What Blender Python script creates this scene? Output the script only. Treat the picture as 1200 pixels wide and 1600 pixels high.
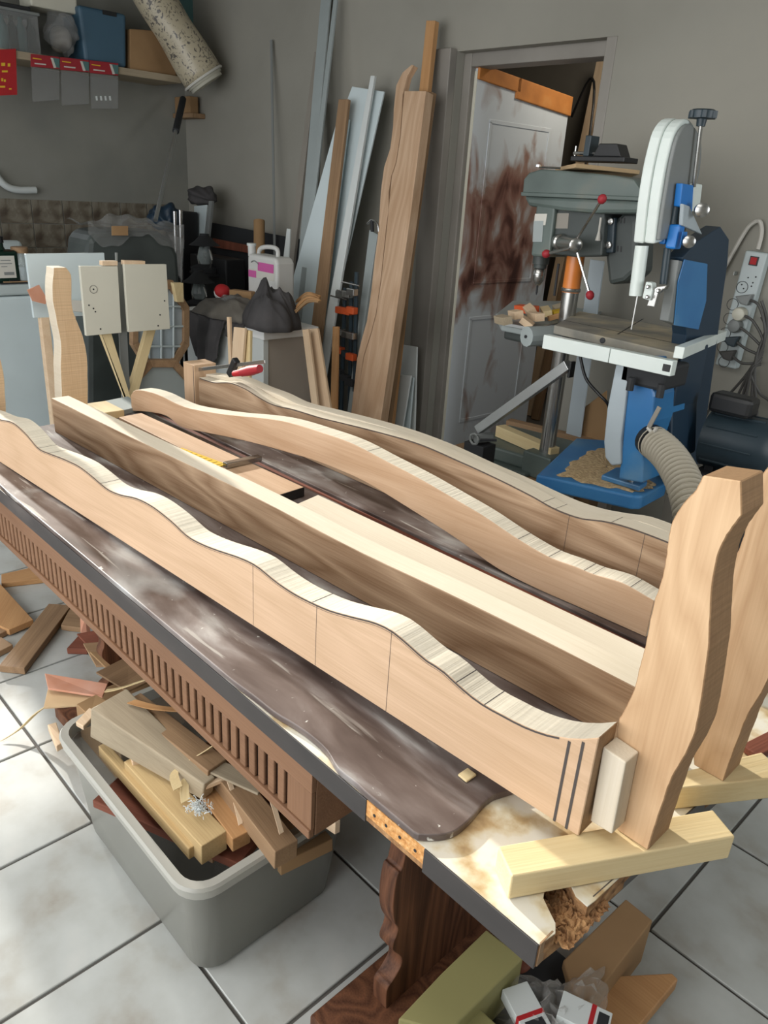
import bpy, bmesh, math, random
from mathutils import Vector, Matrix, Euler
random.seed(7)
for o in list(bpy.data.objects): bpy.data.objects.remove(o)
C = bpy.context.scene.collection
scene = bpy.context.scene
V = Vector

# ------------------------------------------------------------------ camera
FPX = 1190.0; CAM = V((0, 0, 1.45))
_dn = V((420-600, 3600-800, FPX)).normalized(); _z = -_dn
_lx = V((-650-600, 215-800, FPX)); _lx = (_lx - _z*_lx.dot(_z)).normalized()
AX = -_lx; AY = _z.cross(AX); AZ = _z
def ray(px, py):
    c = V((px-600, py-800, FPX)); return V((AX.dot(c), AY.dot(c), AZ.dot(c)))
def Pz(px, py, z): d = ray(px, py); return CAM + d*((z-CAM.z)/d.z)
def Py(px, py, y): d = ray(px, py); return CAM + d*((y-CAM.y)/d.y)
def Px(px, py, x): d = ray(px, py); return CAM + d*((x-CAM.x)/d.x)
def Ppl(px, py, A, n): d = ray(px, py); return CAM + d*((A-CAM).dot(n)/d.dot(n))
cd = bpy.data.cameras.new('camera'); cam = bpy.data.objects.new('camera', cd); C.objects.link(cam)
cd.sensor_fit = 'VERTICAL'; cd.sensor_height = 24; cd.lens = FPX*24/1600; cd.clip_start = .02
right = V((AX.x, AY.x, AZ.x)); down = V((AX.y, AY.y, AZ.y)); fwd = V((AX.z, AY.z, AZ.z))
cam.matrix_world = Matrix.Translation(CAM) @ Matrix((right, -down, -fwd)).transposed().to_4x4()
scene.camera = cam

# ------------------------------------------------------------------ light
w = bpy.data.worlds.new('world'); scene.world = w; w.use_nodes = True
bg = w.node_tree.nodes['Background']; bg.inputs[0].default_value = (.92, .96, 1, 1); bg.inputs[1].default_value = 1.45
sun = bpy.data.lights.new('sun', 'SUN'); so = bpy.data.objects.new('sun', sun); C.objects.link(so)
SUN_D = V((1, -.08, -.34)).normalized()
so.rotation_euler = SUN_D.to_track_quat('-Z', 'Y').to_euler()
sun.energy = 6.0; sun.angle = math.radians(1.2); sun.color = (1, .955, .87)
def area(name, loc, to, sx, sy, e, col):
    l = bpy.data.lights.new(name, 'AREA'); l.shape = 'RECTANGLE'; l.size = sx; l.size_y = sy; l.energy = e; l.color = col
    o = bpy.data.objects.new(name, l); C.objects.link(o); o.location = loc
    o.rotation_euler = (V(to)-V(loc)).to_track_quat('-Z', 'Y').to_euler(); return o
area('garage_door_daylight', (-1.5, -1.15, 1.45), (-1.2, 2.0, .9), 3.0, 1.6, 46, (1, .985, .965))
area('roof_light', (-1.3, .5, 2.6), (-1.3, 1.1, 0), 3.0, 1.1, 36, (1, .99, .96))
area('door_fill', (1.30, 2.75, 1.6), (-2.6, 3.3, 1.0), .8, 1.0, 24, (.93, .97, 1))  # unseen fill light added to brighten the open door leaf
area('far_room_fill', (-2.3, 3.9, 2.4), (-3.0, 4.7, 1.4), .3, .3, 6, (1, .9, .75))  # fill light added so the timber beyond the doorway shows
vs = scene.view_settings; vs.view_transform = 'Standard'; vs.look = 'None'; vs.gamma = 1; vs.exposure = 0.14; vs.use_curve_mapping = False

# ------------------------------------------------------------------ materials
def srgb(c):
    if isinstance(c, str): c = [int(c[i:i+2], 16)/255 for i in (0, 2, 4)]
    return tuple((x/12.92 if x <= .04045 else ((x+.055)/1.055)**2.4) for x in c) + (1,)
def newmat(name):
    m = bpy.data.materials.new(name); m.use_nodes = True
    return m, m.node_tree.nodes, m.node_tree.links, m.node_tree.nodes['Principled BSDF']
def plain(name, col, rough=.6, metal=0, bump=0, bscale=80, var=.08, vscale=6, emit=0, alpha=1, spec=.5, trans=0):
    m, N, L, b = newmat(name)
    tc = N.new('ShaderNodeTexCoord'); nz = N.new('ShaderNodeTexNoise'); nz.inputs['Scale'].default_value = vscale; nz.inputs['Detail'].default_value = 6
    L.new(tc.outputs['Object'], nz.inputs['Vector'])
    mx = N.new('ShaderNodeMix'); mx.data_type = 'RGBA'; c = srgb(col)
    mx.inputs[6].default_value = tuple(x*(1-2.2*var) for x in c[:3])+(1,); mx.inputs[7].default_value = tuple(min(1, x*(1+1.6*var)) for x in c[:3])+(1,)
    L.new(nz.outputs['Fac'], mx.inputs[0]); L.new(mx.outputs[2], b.inputs['Base Color'])
    b.inputs['Roughness'].default_value = rough; b.inputs['Metallic'].default_value = metal; b.inputs['Specular IOR Level'].default_value = spec
    b.inputs['Alpha'].default_value = alpha; b.inputs['Transmission Weight'].default_value = trans
    if bump:
        n2 = N.new('ShaderNodeTexNoise'); n2.inputs['Scale'].default_value = bscale; n2.inputs['Detail'].default_value = 8
        L.new(tc.outputs['Object'], n2.inputs['Vector'])
        bp = N.new('ShaderNodeBump'); bp.inputs['Strength'].default_value = bump; bp.inputs['Distance'].default_value = .01
        L.new(n2.outputs['Fac'], bp.inputs['Height']); L.new(bp.outputs[0], b.inputs['Normal'])
    if emit:
        b.inputs['Emission Color'].default_value = c; b.inputs['Emission Strength'].default_value = emit
    return m
def wood(name, light, dark, axis='X', sc=1.0, rough=.62, saw=False, ringy=.5, st=.10, amp=1.0):
    m, N, L, b = newmat(name)
    tc = N.new('ShaderNodeTexCoord'); oi = N.new('ShaderNodeObjectInfo')
    ad = N.new('ShaderNodeVectorMath'); ad.operation = 'MULTIPLY_ADD'; ad.inputs[1].default_value = (9, 7, 5)
    cv = N.new('ShaderNodeCombineXYZ')
    for i in range(3): L.new(oi.outputs['Random'], cv.inputs[i])
    L.new(cv.outputs[0], ad.inputs[0]); L.new(tc.outputs['Object'], ad.inputs[2])
    mp = N.new('ShaderNodeMapping'); s = {'X': (st, 1, 1), 'Y': (1, st, 1), 'Z': (1, 1, st)}[axis]
    mp.inputs['Scale'].default_value = tuple(x*sc for x in s); L.new(ad.outputs[0], mp.inputs['Vector'])
    # broad growth rings : warped noise -> repeating bands
    n0 = N.new('ShaderNodeTexNoise'); n0.inputs['Scale'].default_value = 5.5; n0.inputs['Detail'].default_value = 2; n0.inputs['Roughness'].default_value = .4
    L.new(mp.outputs[0], n0.inputs['Vector'])
    mu = N.new('ShaderNodeMath'); mu.operation = 'MULTIPLY'; mu.inputs[1].default_value = 26*ringy*2; L.new(n0.outputs['Fac'], mu.inputs[0])
    pp = N.new('ShaderNodeMath'); pp.operation = 'PINGPONG'; pp.inputs[1].default_value = 1; L.new(mu.outputs[0], pp.inputs[0])
    # fine fibres
    mp2 = N.new('ShaderNodeMapping'); mp2.inputs['Scale'].default_value = {'X': (4, 160, 160), 'Y': (160, 4, 160), 'Z': (160, 160, 4)}[axis]
    L.new(ad.outputs[0], mp2.inputs['Vector'])
    n1 = N.new('ShaderNodeTexNoise'); n1.inputs['Scale'].default_value = 1.6; n1.inputs['Detail'].default_value = 5; L.new(mp2.outputs[0], n1.inputs['Vector'])
    n3 = N.new('ShaderNodeTexNoise'); n3.inputs['Scale'].default_value = 2.2; n3.inputs['Detail'].default_value = 3; L.new(ad.outputs[0], n3.inputs['Vector'])
    a1 = N.new('ShaderNodeMath'); a1.operation = 'MULTIPLY_ADD'; a1.inputs[1].default_value = .34*ringy*1.6*amp; L.new(pp.outputs[0], a1.inputs[0])
    a0 = N.new('ShaderNodeMath'); a0.operation = 'MULTIPLY'; a0.inputs[1].default_value = .55; L.new(n1.outputs['Fac'], a0.inputs[0]); L.new(a0.outputs[0], a1.inputs[2])
    a2 = N.new('ShaderNodeMath'); a2.operation = 'MULTIPLY_ADD'; a2.inputs[1].default_value = .55; L.new(n3.outputs['Fac'], a2.inputs[0]); L.new(a1.outputs[0], a2.inputs[2])
    mr = N.new('ShaderNodeMapRange'); mr.inputs['From Min'].default_value = .35; mr.inputs['From Max'].default_value = 1.05; L.new(a2.outputs[0], mr.inputs['Value'])
    mx = N.new('ShaderNodeMix'); mx.data_type = 'RGBA'; mx.inputs[6].default_value = srgb(light); mx.inputs[7].default_value = srgb(dark)
    L.new(mr.outputs[0], mx.inputs[0]); L.new(mx.outputs[2], b.inputs['Base Color'])
    b.inputs['Roughness'].default_value = rough; b.inputs['Specular IOR Level'].default_value = .3
    bp = N.new('ShaderNodeBump'); bp.inputs['Strength'].default_value = .25 if not saw else .5; bp.inputs['Distance'].default_value = .002
    if saw:
        mp3 = N.new('ShaderNodeMapping'); mp3.inputs['Scale'].default_value = {'X': (150, 2, 2), 'Y': (2, 150, 2), 'Z': (2, 2, 150)}[axis]
        L.new(tc.outputs['Object'], mp3.inputs['Vector']); n4 = N.new('ShaderNodeTexNoise'); n4.inputs['Scale'].default_value = 1.3
        n4.inputs['Detail'].default_value = 3
        L.new(mp3.outputs[0], n4.inputs['Vector']); L.new(n4.outputs['Fac'], bp.inputs['Height'])
        m4 = N.new('ShaderNodeMapRange'); m4.inputs['From Min'].default_value = .35; m4.inputs['From Max'].default_value = .65; m4.inputs['To Min'].default_value = .86; m4.inputs['To Max'].default_value = 1.03
        L.new(n4.outputs['Fac'], m4.inputs['Value'])
        vm = N.new('ShaderNodeVectorMath'); vm.operation = 'SCALE'; L.new(mx.outputs[2], vm.inputs[0]); L.new(m4.outputs[0], vm.inputs['Scale']); L.new(vm.outputs[0], b.inputs['Base Color'])
    else: L.new(n1.outputs['Fac'], bp.inputs['Height'])
    L.new(bp.outputs[0], b.inputs['Normal'])
    return m
def patchy(name, stops, scale=4, detail=8, rough=.6, bump=0, dist=0, stretch=(1, 1, 1), spec=.5, coord='Object'):
    m, N, L, b = newmat(name)
    tc = N.new('ShaderNodeTexCoord'); mp = N.new('ShaderNodeMapping'); mp.inputs['Scale'].default_value = stretch
    L.new(tc.outputs[coord], mp.inputs[0]); nz = N.new('ShaderNodeTexNoise'); nz.inputs['Scale'].default_value = scale
    nz.inputs['Detail'].default_value = detail; nz.inputs['Distortion'].default_value = dist; L.new(mp.outputs[0], nz.inputs['Vector'])
    cr = N.new('ShaderNodeValToRGB'); cr.color_ramp.elements[0].position = stops[0][0]; cr.color_ramp.elements[0].color = srgb(stops[0][1])
    cr.color_ramp.elements[1].position = stops[-1][0]; cr.color_ramp.elements[1].color = srgb(stops[-1][1])
    for p, c in stops[1:-1]: e = cr.color_ramp.elements.new(p); e.color = srgb(c)
    L.new(nz.outputs['Fac'], cr.inputs[0]); L.new(cr.outputs[0], b.inputs['Base Color'])
    b.inputs['Roughness'].default_value = rough; b.inputs['Specular IOR Level'].default_value = spec
    if bump:
        bp = N.new('ShaderNodeBump'); bp.inputs['Strength'].default_value = bump; bp.inputs['Distance'].default_value = .01
        L.new(nz.outputs['Fac'], bp.inputs['Height']); L.new(bp.outputs[0], b.inputs['Normal'])
    return m
M = {}
M['oak'] = wood('oak', 'cdb094', 'ab8a6b', 'X', 1.2, ringy=.35, st=.15, amp=1.5)
M['oakpink'] = wood('oak_pink', 'd0b193', 'b69777', 'X', 1.6, ringy=.3, st=.14, amp=1.3)
M['oakring'] = wood('oak_ring', 'bfa589', '85694f', 'X', 1.25, ringy=.40, st=.17, amp=2.0)
M['oaktop'] = wood('oak_sawn', 'd8cebc', 'c2b49b', 'X', 1.0, rough=.8, ringy=.15)
M['oaksaw'] = wood('oak_sawn_cross', 'd8d0bf', 'c6bba5', 'X', 1.0, rough=.85, saw=True, ringy=.12)
M['legface'] = wood('oak_leg', 'd9b892', 'bc9873', 'Z', 1.6, ringy=.42, st=.3, amp=1.5)
M['legsaw'] = wood('oak_leg_sawn_shaded', 'b8946f', '94704f', 'Z', 1.0, rough=.8, saw=True, ringy=.15)  # sawn leg wood darkened, shade of the right legs' sides put into the colour
M['leglit'] = wood('oak_leg_sawn_lit', 'd6ba96', 'b4926c', 'Z', 1.0, rough=.8, saw=True, ringy=.15)  # paler copy of the same wood, light on the left legs put into the colour
M['pineold'] = wood('pine_old', 'c9b083', 'a3865a', 'X', .9, ringy=.35)
M['pine'] = wood('pine', 'dfcda2', 'c9b081', 'X', .9, ringy=.35)
M['pinepale'] = wood('pine_pale', 'e3cdb0', 'c9a987', 'X', .9, ringy=.35)
M['orangewood'] = wood('orange_wood', 'c3986a', 'a0744a', 'X', .9, ringy=.4)
M['brownwood'] = wood('brown_wood', 'a68868', '785e46', 'X', .9, ringy=.4)
M['fluted'] = wood('fluted_wood', '8f6c52', '684a36', 'X', 1, ringy=.25, rough=.5)
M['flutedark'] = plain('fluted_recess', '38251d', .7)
M['walnut'] = wood('trestle_wood', '7a5038', '3c2316', 'Z', 1.2, ringy=.7)
M['redwood'] = wood('red_wood', '8c5340', '5c3428', 'X', 1)
M['greywood'] = wood('grey_wood', 'b3a58d', '8a7d69', 'X', 1, ringy=.3)
M['pencil'] = plain('pencil', '4d4744', .9)
M['wall'] = patchy('plaster', [(.3, '8a887f'), (.5, '929087'), (.7, '99968c')], 1.3, 10, .9, .15)
M['walldirty'] = patchy('plaster_left', [(.3, '7c7d77'), (.5, '888880'), (.72, '90908a')], 1.6, 10, .9, .3)
M['frame'] = patchy('painted_steel', [(.3, '77736d'), (.55, '8a867f'), (.75, '938f88')], 2, 8, .6)
M['dark'] = plain('dark_grey', '26282b', .7)
M['black'] = plain('black_plastic', '1b1c1e', .45)
M['edge'] = patchy('edge_band', [(.3, '302e2e'), (.55, '403c3b'), (.75, '5a5350')], 9, 8, .45, stretch=(.3, 1, 1))
M['plate'] = patchy('stained_top', [(.30, '3d322f'), (.43, '544844'), (.52, '685d59'), (.60, '7d7572'), (.72, 'a9a7a4')], 12, 16, .38, .06, .4, (.35, 1.3, 1))
def scratches(m):   # paint splashes and fine scratches over the stain
    N, L = m.node_tree.nodes, m.node_tree.links; b = N['Principled BSDF']; cr = [n for n in N if n.type == 'VALTORGB'][0]; tc = [n for n in N if n.type == 'TEX_COORD'][0]
    last = cr.outputs[0]
    for sc, st, lo_, hi_, col in ((6, (.6, 1, 1), .58, .78, 'c8cccb'), (30, (.10, 1, 1), .64, .70, 'b9b5ae'), (38, (.15, 1, 1), .66, .71, 'a9a6a0'), (60, (1, 1, 1), .70, .74, 'd8d8d2')):
        mp = N.new('ShaderNodeMapping'); mp.inputs['Scale'].default_value = st; mp.inputs['Rotation'].default_value = (0, 0, sc*.7); nz = N.new('ShaderNodeTexNoise'); nz.inputs['Scale'].default_value = sc; nz.inputs['Detail'].default_value = 5; nz.inputs['Distortion'].default_value = .6
        mr = N.new('ShaderNodeMapRange'); mr.inputs['From Min'].default_value = lo_; mr.inputs['From Max'].default_value = hi_; mr.inputs['To Max'].default_value = .75; mx = N.new('ShaderNodeMix'); mx.data_type = 'RGBA'; mx.inputs[7].default_value = srgb(col)
        L.new(tc.outputs['Object'], mp.inputs[0]); L.new(mp.outputs[0], nz.inputs[0]); L.new(nz.outputs['Fac'], mr.inputs[0]); L.new(mr.outputs[0], mx.inputs[0]); L.new(last, mx.inputs[6]); last = mx.outputs[2]
    L.new(last, b.inputs['Base Color'])
scratches(M['plate'])
M['lam'] = patchy('laminate', [(.30, '8f7350'), (.38, 'b39a72'), (.46, 'ccc0a4'), (.53, 'd6d1c2'), (.8, 'dad9d2')], 15, 12, .5, .08, 0)
M['chip'] = patchy('chipboard', [(.3, '5c4028'), (.5, '97704a'), (.7, 'b78f63')], 55, 8, .95, 1.0)
M['chiplight'] = patchy('chipboard_clean', [(.3, 'b5783f'), (.5, 'd29a5c'), (.7, 'e3b47c')], 120, 8, .9, .5)
M['tile'] = patchy('floor_tile', [(.28, '938d80'), (.36, 'a3a19a'), (.46, 'aeb0ac'), (.58, 'b5b8b5'), (.75, 'bfc0bc')], 7, 12, .38, .04)
M['grout'] = plain('grout', '5d5a56', .9)
M['walltile'] = patchy('wall_tile', [(.3, '4c4136'), (.45, '6c6355'), (.6, '8a8577'), (.75, '7b7d76')], 7, 6, .4, .05, 1.5)
M['white'] = plain('white_paint', 'cfd5d4', .4, var=.03)
M['brightwhite'] = plain('bright_white', 'eceeed', .35, var=.02)
M['cream'] = plain('cream_melamine', 'cccabb', .45, var=.03)
M['bluewhite'] = plain('blue_white_board', 'c9d6d9', .35, var=.04)
M['enamel'] = plain('white_enamel', 'b4bfc0', .35, var=.04)
M['taupe'] = plain('taupe_laminate', 'a8a096', .5, var=.04)
M['alu'] = plain('aluminium', 'b8bcbc', .35, .8, var=.08)
M['steel'] = plain('steel', 'a9a9a6', .25, .9, var=.06)
M['chrome'] = plain('chrome', 'd8d8d8', .12, 1)
M['greytrim'] = plain('grey_trim', '97a0a0', .5, var=.06)
M['greytrim2'] = plain('grey_trim_warm', '8a857c', .5, var=.06)
M['green'] = patchy('drill_paint', [(.3, '4a5551'), (.6, '5d6965'), (.8, '77756a')], 4, 8, .45)
M['greend'] = patchy('drill_paint_dark', [(.3, '343a39'), (.7, '454c4a')], 5, 8, .5)
M['blue'] = patchy('blue_paint', [(.3, '2a679f'), (.55, '3a78ab'), (.75, '6f93ad')], 4, 8, .35)
M['bluebright'] = plain('bright_blue', '1e76c6', .35)
M['sawwhite'] = patchy('saw_white', [(.3, 'ccd6d2'), (.6, 'dbe4e0'), (.8, 'e4ebe6')], 3, 6, .35)
M['sawgrey'] = plain('saw_grey', '7e8281', .5, var=.06)
M['sawcover'] = plain('saw_cover', 'a9b4ba', .4, var=.05)
M['darkblue'] = plain('dark_blue_paint', '1d3346', .45)
M['tabledust'] = patchy('saw_table_dust', [(.35, '77766f'), (.5, '8f8b80'), (.6, 'a89d86'), (.72, 'b7ab93')], 7, 10, .6, .1)
M['dust'] = patchy('sawdust', [(.3, '9a8262'), (.5, 'b59c76'), (.7, 'c9b08a')], 90, 8, .95, .6)
M['red'] = plain('red_plastic', 'b0282c', .6, spec=.3)
M['redgrip'] = plain('red_knob', '9c2c34', .5, spec=.3)
M['yellow'] = plain('yellow', 'e2b92a', .5)
M['orange'] = plain('orange_paint', 'c9562a', .5)
M['fabric'] = patchy('dark_fabric', [(.3, '353435'), (.6, '4a4849'), (.8, '5a5655')], 6, 8, .95, .3)
M['fabric2'] = patchy('grey_fabric', [(.3, '4c4a46'), (.6, '66625b'), (.8, '77736a')], 6, 8, .95, .3)
M['tape'] = patchy('masking_tape', [(.3, 'a86a32'), (.6, 'c07c3c'), (.8, 'c98e50')], 9, 5, .7)
M['card'] = patchy('cardboard', [(.3, '8b6d4b'), (.6, '9f7f5a'), (.8, 'ae8d67')], 3, 5, .9)
M['cardtan'] = plain('cardboard_tan', 'c3a781', .9)
M['olive'] = plain('olive_card', '8f8a5a', .7, var=.04)
M['peach'] = patchy('peach_card', [(.3, 'bf8264'), (.6, 'cc9a84'), (.8, 'd2ab98')], 8, 5, .9)
M['teal'] = plain('teal_plastic', '4f7472', .5, var=.06)
M['crate'] = plain('blue_plastic', '3f5e72', .45, var=.05)
M['motor'] = plain('motor_paint', '2c3a42', .45, var=.12, vscale=14)
M['hose'] = plain('hose', 'a39c8c', .55, var=.1)
M['cord'] = plain('cord', '4a4947', .5)
M['cordw'] = plain('white_cord', 'b9b6ae', .5)
M['pink'] = plain('pink_label', 'c65f9f', .5)
M['jug'] = plain('jug_plastic', 'd5d6d3', .4, trans=.15, var=.03)
M['darkglass'] = plain('dark_glass', '12281f', .1, var=.05)
M['paper'] = plain('paper', 'c9c7bf', .8)
M['glowband'] = plain('glow_orange', 'd8803a', .3)  # orange of the painted glow on the drill column
def clear(name, tint, t, rough=.2, wrinkle=0):
    m, N, L, b = newmat(name); b.inputs['Base Color'].default_value = srgb(tint); b.inputs['Roughness'].default_value = rough
    tr = N.new('ShaderNodeBsdfTransparent'); mix = N.new('ShaderNodeMixShader'); fr = N.new('ShaderNodeLayerWeight'); fr.inputs[0].default_value = .35
    mm = N.new('ShaderNodeMath'); mm.operation = 'MULTIPLY_ADD'; mm.inputs[1].default_value = .4; mm.inputs[2].default_value = 1-t; mm.use_clamp = True
    L.new(fr.outputs['Facing'], mm.inputs[0]); L.new(mm.outputs[0], mix.inputs[0]); L.new(tr.outputs[0], mix.inputs[1]); L.new(b.outputs[0], mix.inputs[2])
    L.new(mix.outputs[0], N['Material Output'].inputs[0])
    if wrinkle:
        n2 = N.new('ShaderNodeTexNoise'); n2.inputs['Scale'].default_value = wrinkle; n2.inputs['Detail'].default_value = 4
        bp = N.new('ShaderNodeBump'); bp.inputs['Strength'].default_value = .8; bp.inputs['Distance'].default_value = .01
        L.new(n2.outputs['Fac'], bp.inputs['Height']); L.new(bp.outputs[0], b.inputs['Normal'])
    return m
M['binplastic'] = clear('frosted_plastic', '8f8f88', .58, .35)
M['binrim'] = clear('frosted_rim', 'a6a59d', .15, .3)
M['film'] = clear('plastic_film', 'a3a5a4', .74, .12, 25)
M['glass'] = clear('clear_glass', 'c8d4d4', .65, .05)
# painted door with brown drips and smears (a print-like stain map on the leaf, local XZ)
def door_mat():
    m, N, L, b = newmat('stained_door')
    tc = N.new('ShaderNodeTexCoord'); sp = N.new('ShaderNodeSeparateXYZ'); L.new(tc.outputs['Object'], sp.inputs[0])
    mp = N.new('ShaderNodeMapping'); mp.inputs['Scale'].default_value = (5, 5, 2.4); mp.inputs['Rotation'].default_value = (0, .5, 0); L.new(tc.outputs['Object'], mp.inputs[0])
    n1 = N.new('ShaderNodeTexNoise'); n1.inputs['Scale'].default_value = 1.5; n1.inputs['Detail'].default_value = 6; n1.inputs['Distortion'].default_value = .7; L.new(mp.outputs[0], n1.inputs['Vector'])
    # height mask: strongest between z .75 and 1.62
    up = N.new('ShaderNodeMapRange'); up.inputs['From Min'].default_value = 1.75; up.inputs['From Max'].default_value = 1.5; L.new(sp.outputs['Z'], up.inputs[0])
    lo = N.new('ShaderNodeMapRange'); lo.inputs['From Min'].default_value = .75; lo.inputs['From Max'].default_value = 1.0; L.new(sp.outputs['Z'], lo.inputs[0])
    mk = N.new('ShaderNodeMath'); mk.operation = 'MULTIPLY'; L.new(up.outputs[0], mk.inputs[0]); L.new(lo.outputs[0], mk.inputs[1])
    s = N.new('ShaderNodeMath'); s.operation = 'MULTIPLY_ADD'; s.inputs[1].default_value = .30; L.new(mk.outputs[0], s.inputs[0]); L.new(n1.outputs['Fac'], s.inputs[2])
    cr = N.new('ShaderNodeValToRGB'); el = cr.color_ramp.elements
    el[0].position = .58; el[0].color = srgb('cdd4d9'); el[1].position = 1.0; el[1].color = srgb('4c3430')
    for p, c in ((.70, 'b0a8a6'), (.76, '9c8074'), (.84, '8a655a'), (.92, '5f413a')): e = el.new(p); e.color = srgb(c)
    L.new(s.outputs[0], cr.inputs[0]); L.new(cr.outputs[0], b.inputs['Base Color']); b.inputs['Roughness'].default_value = .45
    return m
M['door'] = door_mat()

# ------------------------------------------------------------------ building helpers
WM = {}
def tag(o, label=None, cat=None, group=None, kind=None):
    if label: o['label'] = label
    if cat: o['category'] = cat
    if group: o['group'] = group
    if kind: o['kind'] = kind
    return o
def root(name, loc, label, cat, group=None, kind=None):
    o = bpy.data.objects.new(name, None); C.objects.link(o); o.location = loc; o.empty_display_size = .05
    WM[o.name] = Matrix.Translation(V(loc)); return tag(o, label, cat, group, kind)
def frame(o, x, z=(0, 0, 1)):
    x = V(x).normalized(); z = V(z); z = (z - x*z.dot(x)).normalized(); y = z.cross(x)
    m = Matrix((x, y, z)).transposed().to_4x4(); m.translation = V(o); return m
class MB:
    def __init__(s): s.v = []; s.f = []; s.m = []; s.mi = 0
    def add(s, vs_, fs):
        k = len(s.v); s.v += [V(p) for p in vs_]; s.f += [tuple(k+i for i in f) for f in fs]; s.m += [s.mi]*len(fs); return s
    def box(s, c, size, R=None):
        R = R or Matrix.Identity(4); a, b, d = [x/2 for x in size]
        vs_ = [R @ V((x, y, z)) for x in (-a, a) for y in (-b, b) for z in (-d, d)]
        return s.add([V(c)+p - R.translation for p in vs_] if R.translation.length == 0 else [p+V(c) for p in vs_], [(0, 1, 3, 2), (4, 6, 7, 5), (0, 4, 5, 1), (2, 3, 7, 6), (0, 2, 6, 4), (1, 5, 7, 3)])
    def bb(s, a, b):
        a, b = V(a), V(b); return s.box((a+b)/2, [abs(x) for x in (b-a)])
    def prism(s, pts, vec, side_mi=None):
        """closed polygon of 3D points extruded by vec"""
        n = len(pts); vec = V(vec); P = [V(p) for p in pts]
        nn = V((0, 0, 0))
        for i in range(n): nn += P[i].cross(P[(i+1) % n])
        if nn.dot(vec) > 0: P.reverse()
        k = len(s.v); s.v += P + [p+vec for p in P]
        s.f += [tuple(range(k, k+n)), tuple(range(k+2*n-1, k+n-1, -1))]; s.m += [s.mi]*2
        for i in range(n):
            j = (i+1) % n; s.f.append((k+i, k+n+i, k+n+j, k+j)); s.m.append(s.mi if side_mi is None else side_mi)
        return s
    def tube(s, pts, r, n=8, caps=True, smooth=0):
        pts = [V(p) for p in pts]
        if smooth: pts = catmull(pts, smooth)
        if not hasattr(r, '__len__'): r = [r]*len(pts)
        elif len(r) != len(pts): r = [r[min(len(r)-1, int(i*len(r)/len(pts)))] for i in range(len(pts))]
        t0 = (pts[1]-pts[0]).normalized(); u = t0.orthogonal().normalized(); k = len(s.v)
        for i, p in enumerate(pts):
            t = ((pts[min(i+1, len(pts)-1)]-pts[max(i-1, 0)])).normalized(); u = (u - t*u.dot(t)).normalized(); b = t.cross(u)
            s.v += [p + (u*math.cos(a)+b*math.sin(a))*r[i] for a in [2*math.pi*q/n for q in range(n)]]
        for i in range(len(pts)-1):
            for q in range(n):
                a, b2 = k+i*n+q, k+i*n+(q+1) % n; s.f.append((a, b2, b2+n, a+n)); s.m.append(s.mi)
        if caps:
            s.f += [tuple(range(k+n-1, k-1, -1)), tuple(range(k+(len(pts)-1)*n, k+len(pts)*n))]; s.m += [s.mi]*2
        return s
    def lathe(s, o, axis, prof, n=24):
        """prof: (distance along axis, radius)"""
        o = V(o); ax = V(axis).normalized(); return s.tube([o+ax*(h+1e-5*i) for i, (h, r) in enumerate(prof)], [max(r, 1e-4) for h, r in prof], n)
    def grid(s, fn, nu, nv):
        k = len(s.v)
        for i in range(nu+1):
            for j in range(nv+1): s.v.append(V(fn(i/nu, j/nv)))
        for i in range(nu):
            for j in range(nv):
                a = k+i*(nv+1)+j; s.f.append((a, a+nv+1, a+nv+2, a+1)); s.m.append(s.mi)
        return s
    def build(s, name, mats, parent=None, fr=None, bevel=0, smooth=False, sub=0, solid=0, seg=2):
        if not isinstance(mats, (list, tuple)): mats = [mats]
        if fr is None:
            xs = [p.x for p in s.v]; ys = [p.y for p in s.v]; zs = [p.z for p in s.v]
            fr = Matrix.Translation(((min(xs)+max(xs))/2, (min(ys)+max(ys))/2, min(zs)))
        inv = fr.inverted(); me = bpy.data.meshes.new(name)
        me.from_pydata([inv @ p for p in s.v], [], s.f)
        for m in mats: me.materials.append(M[m] if isinstance(m, str) else m)
        me.polygons.foreach_set('material_index', s.m)
        bm = bmesh.new(); bm.from_mesh(me); bmesh.ops.recalc_face_normals(bm, faces=bm.faces); bm.to_mesh(me); bm.free()
        if smooth:
            me.polygons.foreach_set('use_smooth', [True]*len(me.polygons))
        o = bpy.data.objects.new(name, me); C.objects.link(o); WM[o.name] = fr.copy()
        if parent: o.parent = parent; o.matrix_basis = WM[parent.name].inverted() @ fr
        else: o.matrix_basis = fr
        if solid:
            md = o.modifiers.new('solid', 'SOLIDIFY'); md.thickness = solid; md.offset = 0
        if bevel:
            md = o.modifiers.new('bevel', 'BEVEL'); md.width = bevel; md.segments = seg; md.limit_method = 'ANGLE'; md.angle_limit = .6
        if sub:
            md = o.modifiers.new('sub', 'SUBSURF'); md.levels = sub; md.render_levels = sub
        if smooth == 'auto' or (smooth and not sub):
            try: me.set_sharp_from_angle(angle=.7)
            except Exception: pass
        return o
def catmull(P, k):
    P = [V(p) for p in P]; out = []
    for i in range(len(P)-1):
        a = P[max(i-1, 0)]; b = P[i]; c = P[i+1]; d = P[min(i+2, len(P)-1)]
        for j in range(k):
            t = j/k; out.append(.5*((2*b)+(c-a)*t+(2*a-5*b+4*c-d)*t*t+(3*b-a-3*c+d)*t**3))
    out.append(P[-1]); return out
def bx(name, a, b, mat, parent=None, bevel=.003, fr=None):
    return MB().bb(a, b).build(name, mat, parent, fr, bevel)
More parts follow.
